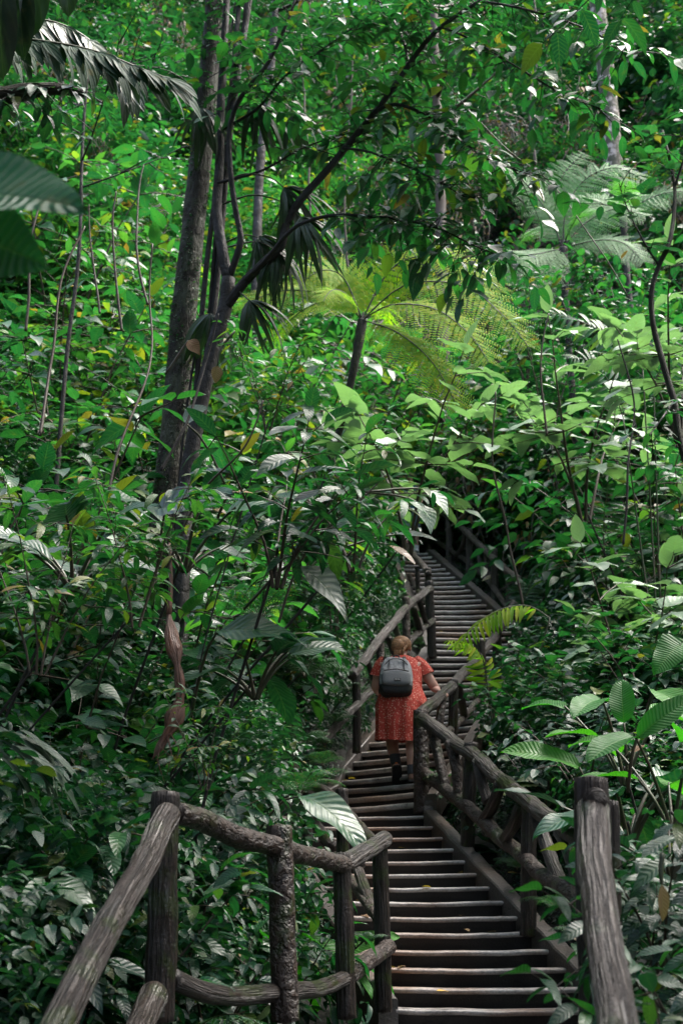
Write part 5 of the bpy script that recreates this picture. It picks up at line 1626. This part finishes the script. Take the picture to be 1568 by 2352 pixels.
# single large leaves and dead sheaths that catch the eye
def single_leaf(name, label, cat, tpl, a, b, mat, up, wid=1.0, stalk=None):
    A, B = T(*a), T(*b)
    root = thing(name, label, cat, A)
    L = Leaves(); L.add(tpl, Vector((0, 0, 0)), B - A, Vector(up), (B - A).length * 1.06, wid)
    link('leaf_blade', L.mesh('leaf_blade', mat), root)
    st = stalk or [(a[0] - 60, a[1] + 160, a[2] + .2)]
    P = [T(*q) - A for q in st][::-1] + [Vector((0, 0, 0))]
    tb = Tubes(); tb.add(P, [.010] * (len(P) - 1) + [.006], 6, smooth=1 if len(P) > 2 else 0)
    link('leaf_stalk', tb.mesh('leaf_stalk', M['stem']), root)
single_leaf('broad_leaf', 'large glossy drooping leaf lying over the post of the left lower railing', 'leaf', 'big2', (690, 1828, 9.0), (845, 1880, 8.7), M['big'], (.1, -.55, .85), 1.1, [(640, 1840, 9.1), (560, 1960, 9.2)])
single_leaf('broad_leaf', 'big ribbed shining leaf pointing right in the middle of the left bank', 'leaf', 'big', (500, 1450, 8.0), (668, 1425, 7.8), M['big'], (.05, -.65, .75), 1.25, [(470, 1500, 8.1), (440, 1640, 8.2)])
single_leaf('broad_leaf', 'long pale drooping leaf pointing down towards the dark hollow', 'leaf', 'drip', (690, 1300, 8.2), (818, 1380, 8.0), M['grey'], (.3, -.6, .8), .75, [(660, 1290, 8.2), (560, 1400, 8.3)])
single_leaf('broad_leaf', 'round withered grey leaf in front of the mossy trunk', 'leaf', 'oval', (418, 965, 9.5), (470, 930, 9.4), M['grey'], (-.2, -.9, .5), 1.9, [(470, 1010, 9.6), (520, 1120, 9.7)])
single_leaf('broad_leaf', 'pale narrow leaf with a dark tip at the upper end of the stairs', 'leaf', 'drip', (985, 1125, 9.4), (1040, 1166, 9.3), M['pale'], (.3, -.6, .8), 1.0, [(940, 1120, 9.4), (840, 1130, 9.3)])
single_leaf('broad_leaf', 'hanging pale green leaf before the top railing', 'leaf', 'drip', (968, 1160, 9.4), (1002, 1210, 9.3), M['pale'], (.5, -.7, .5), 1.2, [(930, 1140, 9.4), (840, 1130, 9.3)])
single_leaf('broad_leaf', 'flat white-edged leaf pointing right above the topmost steps', 'leaf', 'lance', (905, 1228, 9.4), (1000, 1220, 9.3), M['grey'], (0, -.6, .8), .9, [(860, 1235, 9.4), (780, 1260, 9.3)])
single_leaf('broad_leaf', 'dark grey-green ribbed leaf, wide and upright, below the mossy trunk', 'leaf', 'bigheart', (380, 1165, 8.0), (515, 1105, 7.9), M['big'], (-.1, -.7, .7), 1.15, [(370, 1230, 8.1), (350, 1400, 8.2)])
single_leaf('broad_leaf', 'upright bright green paddle leaf standing among dark shrubs at the right', 'leaf', 'paddle', (1432, 1660, 8.4), (1422, 1552, 8.4), M['bigmid'], (-.3, -.9, .2), 1.35, [(1436, 1720, 8.4), (1440, 1800, 8.5)])
single_leaf('broad_leaf', 'long bright green blade leaf rising to the right edge', 'leaf', 'paddle', (1462, 1695, 6.9), (1590, 1578, 6.8), M['bigmid'], (-.3, -.9, .3), .85, [(1450, 1730, 6.9), (1440, 1820, 7.0)])
single_leaf('broad_leaf', 'fresh green folded leaf pointing left behind the lower right railing', 'leaf', 'paddle', (1330, 1762, 9.0), (1172, 1686, 8.9), M['bigmid'], (.2, -.7, .7), .95, [(1350, 1810, 9.0), (1370, 1900, 9.1)])
single_leaf('broad_leaf', 'broad green leaf behind the right shrubs at the right edge above the blade leaf', 'leaf', 'bigheart', (1560, 1480, 8.6), (1500, 1530, 8.5), M['bigmid'], (-.2, -.8, .5), 1.2, [(1575, 1500, 8.6), (1600, 1600, 8.7)])
single_leaf('dead_leaf', 'tan dry leaf caught on twigs beside the forked trunk', 'dead leaf', 'oval', (500, 840, 9.7), (496, 878, 9.7), M['dry'], (.3, -1, .2), 1.3, [(505, 800, 9.7), (540, 760, 9.7)])
single_leaf('dead_leaf', 'red-brown dry leaf hanging against the mossy trunk', 'dead leaf', 'drip', (432, 782, 10), (462, 808, 10), M['dry'], (.3, -1, .2), 1.5, [(420, 800, 10), (380, 860, 10)])
single_leaf('dead_leaf', 'yellow-brown flat dead leaf lying on the foliage left of centre', 'dead leaf', 'oval', (540, 1130, 8.2), (586, 1128, 8.2), M['dry'], (0, -.5, .9), 1.2, [(520, 1140, 8.2), (500, 1190, 8.2)])
single_leaf('dead_leaf', 'long red-brown dead leaf hanging at the lower right', 'dead leaf', 'lance', (1518, 2030, 4.8), (1530, 2115, 4.8), M['dry'], (.3, -1, .1), 1.0, [(1516, 2000, 4.8), (1520, 1960, 4.8)])
single_leaf('dead_leaf', 'small orange dead leaf on the broad leaves behind the nearest right post', 'dead leaf', 'oval', (1448, 1728, 8.0), (1478, 1708, 8.0), M['dry'], (0, -.6, .8), 1.0, [(1440, 1735, 8.0), (1430, 1750, 8.1)])

def husk():
    P = px_path([(388, 1410, 8.0), (396, 1470, 7.9), (408, 1530, 7.85), (414, 1600, 7.85), (392, 1670, 7.85), (350, 1745, 7.85)])
    o = P[0]
    root = thing('palm_sheath', 'red-brown dead palm sheath hanging in the leaves of the left bank', 'dead palm sheath', o)
    Q = smooth_path(local(P, o), 30)
    V, F = [], []
    for i, q in enumerate(Q):
        t = (Q[min(i + 1, 30)] - Q[max(i - 1, 0)]).normalized()
        x = t.cross(Vector((0, -1, 0))).normalized(); yv = Vector((0, -1, 0))
        f = i / 30
        w = (.014 + .026 * math.sin(f * 6.5) ** 2 + .012 * math.sin(math.pi * f)) * (1 + .5 * noise.noise(Vector((f * 9, 1, 2)))) * (1 if f < .9 else (1 - f) * 10 + .1)
        for j in range(9):
            a = -1.9 + 3.8 * j / 8
            V.append(q + x * w * math.sin(a) + yv * (w * .6 * math.cos(a)) + rv(.003))
    for i in range(30):
        for j in range(8):
            a = i * 9 + j; F.append((a, a + 1, a + 10, a + 9))
    me = bpy.data.meshes.new('sheath'); me.from_pydata([tuple(v) for v in V], [], F)
    uvl = me.uv_layers.new(name='UVMap')
    for lp in me.loops: uvl.data[lp.index].uv = ((lp.vertex_index % 9) / 4.0, (lp.vertex_index // 9) / 30)
    me.polygons.foreach_set('use_smooth', np.ones(len(F), bool)); me.materials.append(M['husk'])
    so = link('sheath', me, root)
    s = so.modifiers.new('thick', 'SOLIDIFY'); s.thickness = .006
    tb = Tubes()
    for k in range(5):
        i = 22 + k; tb.add([Q[i] + rv(.02), Q[i] + Vector((random.uniform(-.1, .1), -.03, -.12)), Q[i] + Vector((random.uniform(-.12, .12), -.03, -.25))], [.006, .004, .002], 5)
    tb.add([Q[0] + Vector((-.03, .1, .5)), Q[0] + Vector((.0, .05, .25)), Q[0]], [.008, .012, .02], 6, smooth=1)
    link('fibre', tb.mesh('fibre', M['husk']), root)['kind'] = 'stuff'
husk()

# dead straps lower left
def dead_straps():
    o = T(-20, 1690, 6.6)
    root = thing('palm_frond', 'withered palm frond of limp grey-green straps at the far left', 'palm frond', o)
    L = Leaves()
    for k in range(14):
        L.add('strap', Vector((random.uniform(-.1, .15), random.uniform(-.1, .1), random.uniform(-.06, .06))), Vector((1, random.uniform(-.2, .2), -.35 + random.uniform(-.2, .2))), Vector((0, -.6, .8)) + rv(.3), random.uniform(.35, .6), 1.4)
    link('leaflets', L.mesh('leaflets', M['grey']), root)
dead_straps()

# bare thin stems and vines
for k, (pts, r, lab) in enumerate([
        ([(92, 1000, 9), (120, 820, 9.2), (150, 640, 9.3), (190, 520, 9.4)], .012, 'bare brown stem slanting through the leaves at the far left'),
        ([(250, 1130, 8.6), (300, 980, 8.8), (335, 860, 9), (345, 700, 9.2), (350, 560, 9.2)], .010, 'bare pale stem standing left of the mossy trunk'),
        ([(60, 760, 13.5), (66, 640, 13.5), (80, 520, 13.5), (95, 440, 13.6)], .016, 'pale stem at the left edge of the bright thicket'),
        ([(280, 760, 14), (268, 640, 14), (262, 520, 14), (265, 440, 14)], .016, 'pale brown pole-like stem in the bright thicket'),
        ([(340, 700, 14), (318, 590, 14), (312, 480, 14.1), (330, 380, 14.2)], .015, 'pale bent stem in the bright thicket close to the trunk'),
        ([(230, 720, 14.5), (215, 600, 14.5), (205, 470, 14.5)], .013, 'thin upright stem in the middle of the bright thicket'),
        ([(370, 1080, 7.4), (440, 960, 7.5), (480, 830, 7.6), (505, 720, 7.6)], .009, 'thin dark twig rising in front of the two trunks'),
        ([(385, 1300, 7.6), (470, 1130, 7.5), (560, 1030, 7.4), (600, 920, 7.4)], .008, 'thin twig slanting right over the big dark leaves'),
        ([(640, 1430, 8.6), (720, 1250, 8.6), (800, 1170, 8.5), (890, 1090, 8.5)], .008, 'thin twig slanting up over the dark hollow'),
        ([(1255, 1000, 13), (1240, 860, 13), (1262, 720, 13)], .012, 'slim stem carrying pale leaves on the right slope'),
        ([(1430, 1250, 11.5), (1440, 1080, 11.5), (1455, 930, 11.6), (1420, 780, 11.6)], .011, 'slim dark stem crossing the right slope'),
        ([(1200, 1390, 14), (1160, 1200, 14), (1130, 1050, 14), (1140, 900, 14)], .014, 'slim leaning stem right of the top railing'),
        ([(1440, 680, 10.6), (1380, 590, 10.6), (1260, 420, 10.7), (1150, 330, 10.7), (1000, 160, 10.8), (940, 80, 10.8)], .005, 'long thin vine hanging diagonally across the upper right'),
        ([(705, 600, 24), (712, 420, 24), (700, 250, 24), (690, 80, 24)], .025, 'pale hanging liana in the upper middle'),
        ([(800, 620, 25), (790, 430, 25), (806, 240, 25), (812, 60, 25)], .025, 'pale hanging liana behind the reaching limb'),
        ([(1230, 380, 28), (1215, 240, 28), (1235, 120, 28), (1222, -40, 28)], .025, 'pale liana left of the pale spotted trunk')]):
    Q = px_path(pts); o = Q[0]
    me = None
    tb = Tubes(); P = smooth_path(local(Q, o), 34)
    P = [p + Vector((noise.noise(p * 1.3 + Vector((k, 0, 0))), 0, 0)) * .05 for p in P]
    tb.add(P, [r * (1.15 - .5 * i / 34) for i in range(35)], 7, bumpy=.12, freq=8)
    s = link('thin_stem', tb.mesh('thin_stem', M['branch' if k in (6, 10) else 'twig']))
    s.location = o
    tag(s, lab, 'stem')

# fallen leaves on the steps
for k, (u, v, y, lab) in enumerate([(968, 2036, 11.2, 'small yellow fallen leaf in the middle of a lower step'), (1002, 2276, 9.45, 'yellow-green fallen leaf on the second lowest step'), (800, 1788, 14.5, 'orange fallen leaf at the left end of a step below the climber'), (1026, 1362, 21.3, 'brown fallen leaf on the kerb of the top flight'), (1165, 2005, 11.0, 'pale fallen leaf beside the right kerb')]):
    p = T(u, v, y)
    L = Leaves(); L.add('oval', Vector((0, 0, 0)), Vector((1, random.uniform(-.6, .6), .12)), UP + rv(.25), .085, 1.3)
    o = link('fallen_leaf', L.mesh('fallen_leaf', M['gold'] if k < 3 else M['dry']))
    o.location = p
    tag(o, lab, 'fallen leaf')

for k in range(26):
    i = random.choice([2, 4, 5, 6, 8, 9, 10, 11, 12, 15, 17, 20, 23, 27, 37, 41])
    l, r, z = station(i)
    t = random.choice([random.uniform(.04, .2), random.uniform(.6, .95)])
    p = Vector((*lerp2(l, r, t), z + .006))
    L = Leaves(); L.add(random.choice(['oval', 'drip', 'lance']), Vector((0, .06, 0)), Vector((random.uniform(-1, 1), random.uniform(-.6, .6), .05)), UP + rv(.2), random.uniform(.06, .1), 1.2)
    o = link('fallen_leaf', L.mesh('fallen_leaf', M['dry'])); o.location = p
    tag(o, 'small brown leaf lying on a worn step edge', 'fallen leaf', 'brown leaves lying on the steps')

# prototypes that were never placed
for kind, lst in PK.items():
    for o in lst:
        if not o['_used']:
            for ch in list(o.children): bpy.data.objects.remove(ch)
            bpy.data.objects.remove(o)
for o in scene.objects:
    for key in ('_used', '_r', '_h'):
        if key in o: del o[key]

# ------------------------------------------------------------------ uncountable foliage
def clump(name, n, rad, tpls, size, mat, flat=.6, twig=True):
    L = Leaves()
    for k in range(n // 6):
        d = Vector((random.gauss(0, 1), random.gauss(0, 1), random.gauss(.35, .8))).normalized()
        c = d * rad * random.uniform(.35, 1.0) ** .6
        ax = (d + rv(.6)).normalized()
        for q in range(6):
            p = c + ax * (q * size * .42)
            lat = ax.cross(UP)
            lat = lat.normalized() if lat.length > .1 else Vector((1, 0, 0))
            L.add(random.choice(tpls), p, (ax * .5 + lat * (1 if q % 2 else -1) - UP * .2 + rv(.35)), (UP + rv(flat)), size * random.uniform(.65, 1.25))
    me = L.mesh(name, mat)
    return bpy.data.objects.new(name, me)

def scatter(name, label, cat, pts, protos, tag_group=None):
    """pts: rows of x, y, z, scale"""
    pc = bpy.data.collections.new(name + '_kinds')
    for o in protos: pc.objects.link(o)
    P = np.array(pts, np.float32)
    me = bpy.data.meshes.new(name)
    me.vertices.add(len(P)); me.vertices.foreach_set('co', P[:, :3].ravel())
    a = me.attributes.new('scl', 'FLOAT', 'POINT'); a.data.foreach_set('value', P[:, 3].copy())
    rot = np.stack([rng.uniform(-.4, .4, len(P)), rng.uniform(-.4, .4, len(P)), rng.uniform(0, 6.28, len(P))], -1).astype(np.float32)
    a = me.attributes.new('rot', 'FLOAT_VECTOR', 'POINT'); a.data.foreach_set('vector', rot.ravel())
    a = me.attributes.new('idx', 'INT', 'POINT'); a.data.foreach_set('value', rng.integers(0, len(protos), len(P)).astype(np.int32))
    me.update()
    o = link(name, me)
    ng = bpy.data.node_groups.new(name, 'GeometryNodeTree')
    ng.interface.new_socket(name='Geometry', in_out='INPUT', socket_type='NodeSocketGeometry')
    ng.interface.new_socket(name='Geometry', in_out='OUTPUT', socket_type='NodeSocketGeometry')
    gi, go = ng.nodes.new('NodeGroupInput'), ng.nodes.new('NodeGroupOutput')
    ci = ng.nodes.new('GeometryNodeCollectionInfo')
    ci.inputs['Collection'].default_value = pc
    ci.inputs['Separate Children'].default_value = True
    ci.inputs['Reset Children'].default_value = True
    ip = ng.nodes.new('GeometryNodeInstanceOnPoints')
    ip.inputs['Pick Instance'].default_value = True
    def attr(nm, dt):
        n = ng.nodes.new('GeometryNodeInputNamedAttribute'); n.data_type = dt
        n.inputs['Name'].default_value = nm
        return n.outputs['Attribute']
    e2r = ng.nodes.new('FunctionNodeEulerToRotation')
    ng.links.new(attr('rot', 'FLOAT_VECTOR'), e2r.inputs[0])
    ng.links.new(gi.outputs[0], ip.inputs['Points'])
    ng.links.new(ci.outputs[0], ip.inputs['Instance'])
    ng.links.new(attr('idx', 'INT'), ip.inputs['Instance Index'])
    ng.links.new(e2r.outputs[0], ip.inputs['Rotation'])
    ng.links.new(attr('scl', 'FLOAT'), ip.inputs['Scale'])
    ng.links.new(ip.outputs[0], go.inputs[0])
    md = o.modifiers.new('scatter', 'NODES'); md.node_group = ng
    tag(o, label, cat, None, 'stuff')
    return o

def in_view(x, y, z, m=160):
    p = project((x, y, z))
    return p is not None and -m < p[0] < 1568 + m and -m - 250 < p[1] < 2352 + m

# dense thicket covering the far hillside
pts_l, pts_r, pts_t = [], [], []
for _ in range(60000):
    y = random.uniform(19, 64)
    x = random.uniform(-.36, .36) * (y + 4)
    l, r, z = path_at(min(y, 25))
    if y < 25.5 and l - .8 < x < r + .8: continue
    g = ground_h(x, y)
    hgt = random.random() ** 1.6 * (2.2 + 2.6 * max(0, noise.noise(Vector((x * .22, y * .22, 2)))) + (1.0 if y > 28 else 0))
    zz = g + .2 + hgt
    if not in_view(x, y, zz): continue
    if noise.noise(Vector((x * .5, y * .35, 6.6))) < -.06 and random.random() < .85: continue
    if y < 24.4:
        pr_ = project((x, y, zz))
        if any(inside(pr_[0] + dx, pr_[1] + dy) for dx in (-50, 0, 50) for dy in (-40, 40)): continue
    s = random.uniform(.55, 1.15) * (1 + .25 * (y > 34))
    vv = project((x, y, zz))
    if vv[1] < 330 + 60 * noise.noise(Vector((x * .3, y * .3, 1))): pts_t.append((x, y, zz, s))
    else: (pts_l if x < -.5 + .06 * (y - 20) else pts_r).append((x, y, zz, s))
    if len(pts_l) + len(pts_r) + len(pts_t) > 4900: break
kinds_far = [clump('thicket_clump', 130, .75, ['small', 'smalllance'], .22, M['light']), clump('thicket_clump', 110, .75, ['small'], .25, M['light']), clump('thicket_clump', 100, .75, ['smalllance', 'small'], .27, M['mid']), clump('thicket_clump', 60, .7, ['oval', 'drip'], .36, M['mid'])]
scatter('hillside_thicket', 'dense bright green thicket of small leaves covering the far left hillside', 'thicket', pts_l, kinds_far)
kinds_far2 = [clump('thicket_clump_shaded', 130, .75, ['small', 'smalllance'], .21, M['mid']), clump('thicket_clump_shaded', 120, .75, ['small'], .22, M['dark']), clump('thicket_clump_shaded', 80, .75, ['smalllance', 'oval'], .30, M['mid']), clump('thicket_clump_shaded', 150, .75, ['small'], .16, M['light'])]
def tangle(name):
    tb = Tubes()
    for k in range(26):
        p = rv(.6); d = Vector((random.uniform(-.5, .5), random.uniform(-.5, .5), -1)).normalized(); P = [p]
        for q in range(7):
            d = (d + rv(.35)).normalized(); P.append(P[-1] + d * .16)
        tb.add(P, [.016 - .0015 * q for q in range(8)], 4, cap=False)
    L = Leaves()
    for k in range(45): L.add(random.choice(['small', 'smalllance', 'drip']), rv(.65), Vector((random.uniform(-1, 1), random.uniform(-1, 1), -.8)), UP + FACE + rv(.7), random.uniform(.12, .24))
    me = tb.mesh(name, M['vine']); m2 = L.mesh(name + '_leaf', M['dry'])
    me = join_meshes(name, [me, m2], [M['vine'], M['dry']])
    return bpy.data.objects.new(name, me)
kinds_far2 = [kinds_far2[0], kinds_far2[1], kinds_far2[2], clump('thicket_clump_dim', 120, .75, ['small', 'smalllance'], .2, M['dark']), kinds_far2[3], tangle('vine_tangle'), tangle('vine_tangle_b')]  # darker leaf colours stand in for the dim forest interior
scatter('hillside_thicket', 'dense darker green thicket of small leaves covering the far right hillside', 'thicket', pts_r, kinds_far2)

kinds_top_shade_tone = [clump('canopy_clump', 120, .75, ['small', 'smalllance'], .22, M['dark']), clump('canopy_clump', 90, .75, ['oval', 'small'], .28, M['dark']), clump('canopy_clump', 70, .75, ['drip', 'lance'], .36, M['dark']), clump('canopy_clump', 110, .75, ['small'], .22, M['mid']), tangle('canopy_vines')]  # shade along the top is put into these darker leaf colours
scatter('hillside_thicket', 'forest foliage coloured dark for shade, closing the top of the far slope', 'thicket', pts_t, kinds_top_shade_tone)

# low ground cover on both banks
pts_l, pts_r = [], []
for _ in range(30000):
    y = random.uniform(5.2, 20)
    x = random.uniform(-.34, .34) * (y + 3)
    l, r, z = path_at(y)
    if y < 9.3: l = fence_x(y)
    if l - .55 < x < r + .45: continue
    left = x < l
    g = ground_h(x, y)
    h = random.random() ** 2 * (.9 if y < 9.5 or not left else 1.5)
    zz = g + .08 + h
    if not in_view(x, y, zz): continue
    s = random.uniform(.35, .75)
    pr_ = project((x, y, zz))
    if any(inside(pr_[0] + dx, pr_[1] + dy) for dx in (-1500 / y * s * .5, 0, 1500 / y * s * .5) for dy in (-600 / y * s, 600 / y * s)): continue
    (pts_l if left else pts_r).append((x, y, zz, s))
    if len(pts_l) + len(pts_r) > 3000: break
for _ in range(9000):
    y = random.uniform(9.6, 23)
    l, r, z = path_at(y)
    left = random.random() < .6
    s_ = random.uniform(.30, 1.3)
    x = l - s_ if left else r + s_
    g = ground_h(x, y)
    zz = g + random.uniform(-.02, .10)
    if not in_view(x, y, zz, 20): continue
    (pts_l if left else pts_r).append((x, y, zz, random.uniform(.16, .34)))
    if len(pts_l) + len(pts_r) > 4300: break
kinds_near = [clump('cover_clump', 90, .55, ['lance', 'drip'], .17, M['dark']), clump('cover_clump', 90, .55, ['oval', 'drip'], .15, M['dark']), clump('cover_clump', 100, .5, ['smalllance'], .13, M['mid']), clump('cover_clump', 70, .55, ['lance2'], .22, M['dark'])]
scatter('ground_cover', 'tangled dark green undergrowth covering the left bank between the shrubs', 'undergrowth', pts_l, kinds_near)
kinds_near2 = [clump('cover_clump_right', 90, .55, ['oval', 'drip'], .15, M['dark']), clump('cover_clump_right', 90, .5, ['smalllance', 'small'], .13, M['mid']), clump('cover_clump_right', 70, .55, ['lance', 'heart'], .17, M['dark'])]
scatter('ground_cover', 'tangled dark green undergrowth covering the right bank between the shrubs', 'undergrowth', pts_r, kinds_near2)

# unseen trees added above the frame to shade the foreground and lower flight
def shade_tree(x, y, h, rad, label):
    g = Vector((x, y, ground_h(x, y) - .2))
    root = thing('forest_tree', label, 'tree', g)
    tb = Tubes(); P = smooth_path([Vector((0, 0, 0)), Vector((.1, .1, h * .4)), Vector((-.1, 0, h * .75)), Vector((0, 0, h))], 24)
    tb.add(P, [.2 - .12 * i / 24 for i in range(25)], 14, bumpy=.08, freq=2)
    link('trunk', tb.mesh('trunk', M['trunk']), root)
    L, TW = Leaves(), Tubes()
    for k in range(16):
        az = k * 2.4; d = Vector((math.cos(az), math.sin(az), random.uniform(-.1, .7))); lim = [P[-1 - k % 8]]
        for q in range(6): d = (d + rv(.22)).normalized(); lim.append(lim[-1] + d * rad / 6)
        TW.add(lim, [.06 - .008 * q for q in range(7)], 6)
        twigs(L, TW, lim, 18, rad * .42, ['oval', 'drip'], .30, .012, .10, f0=.15)
    link('crown', L.mesh('crown', M['dark']), root)
    link('limb', TW.mesh('limb', M['branch']), root)
shade_tree(-3.4, 1.5, 8.5, 3.2, 'added shade tree left of the viewpoint, its canopy above the picture')
shade_tree(3.6, .5, 8.0, 3.0, 'added shade tree right of the viewpoint, its canopy above the picture')
shade_tree(-5.2, 5.5, 9.5, 3.2, 'added shade tree on the left bank outside the picture')
shade_tree(-3.3, 3.9, 9.0, 2.6, 'added shade tree just left of the lowest steps, its canopy above the picture')
shade_tree(-4.0, 6.6, 12.5, 3.6, 'tallest added shade tree left of the fence, its canopy above the picture')
shade_tree(4.6, 5.4, 12.0, 3.6, 'tallest added shade tree right of the near post, its canopy above the picture')
shade_tree(.5, -3.5, 9.0, 3.4, 'added shade tree behind the viewpoint')

# ------------------------------------------------------------------ light
SUN_EL, SUN_AZ = R(65), R(78)        # high and soft, from the right
w = bpy.data.worlds.new('World')
scene.world = w
w.use_nodes = True
nt = w.node_tree
bg = nt.nodes['Background']
sky = nt.nodes.new('ShaderNodeTexSky')
sky.sky_type = 'NISHITA'
sky.sun_disc = False
sky.sun_elevation = SUN_EL
sky.sun_rotation = SUN_AZ
sky.air_density = 1.2
sky.dust_density = 6.0
sky.ozone_density = 1.0
hs = nt.nodes.new('ShaderNodeHueSaturation')
hs.inputs['Saturation'].default_value = 0.95
nt.links.new(sky.outputs[0], hs.inputs['Color'])
nt.links.new(hs.outputs[0], bg.inputs['Color'])
bg.inputs['Strength'].default_value = 0.15
sd = bpy.data.lights.new('sun', 'SUN')
sd.energy = 1.9
sd.angle = R(30)
sd.color = (1.0, 0.985, 0.96)
sun = bpy.data.objects.new('sun', sd)
col.objects.link(sun)
sun.rotation_euler = (R(90) - SUN_EL, 0, math.pi - SUN_AZ)

vs = scene.view_settings
vs.view_transform = 'Standard'
vs.look = 'None'
vs.exposure = 2.1
vs.gamma = 1
scene.render.engine = 'CYCLES'
cy = scene.cycles
cy.max_bounces = 7
cy.diffuse_bounces = 4
cy.glossy_bounces = 3
cy.transmission_bounces = 5
cy.transparent_max_bounces = 4
cy.use_denoising = True
cy.sample_clamp_indirect = 4.0
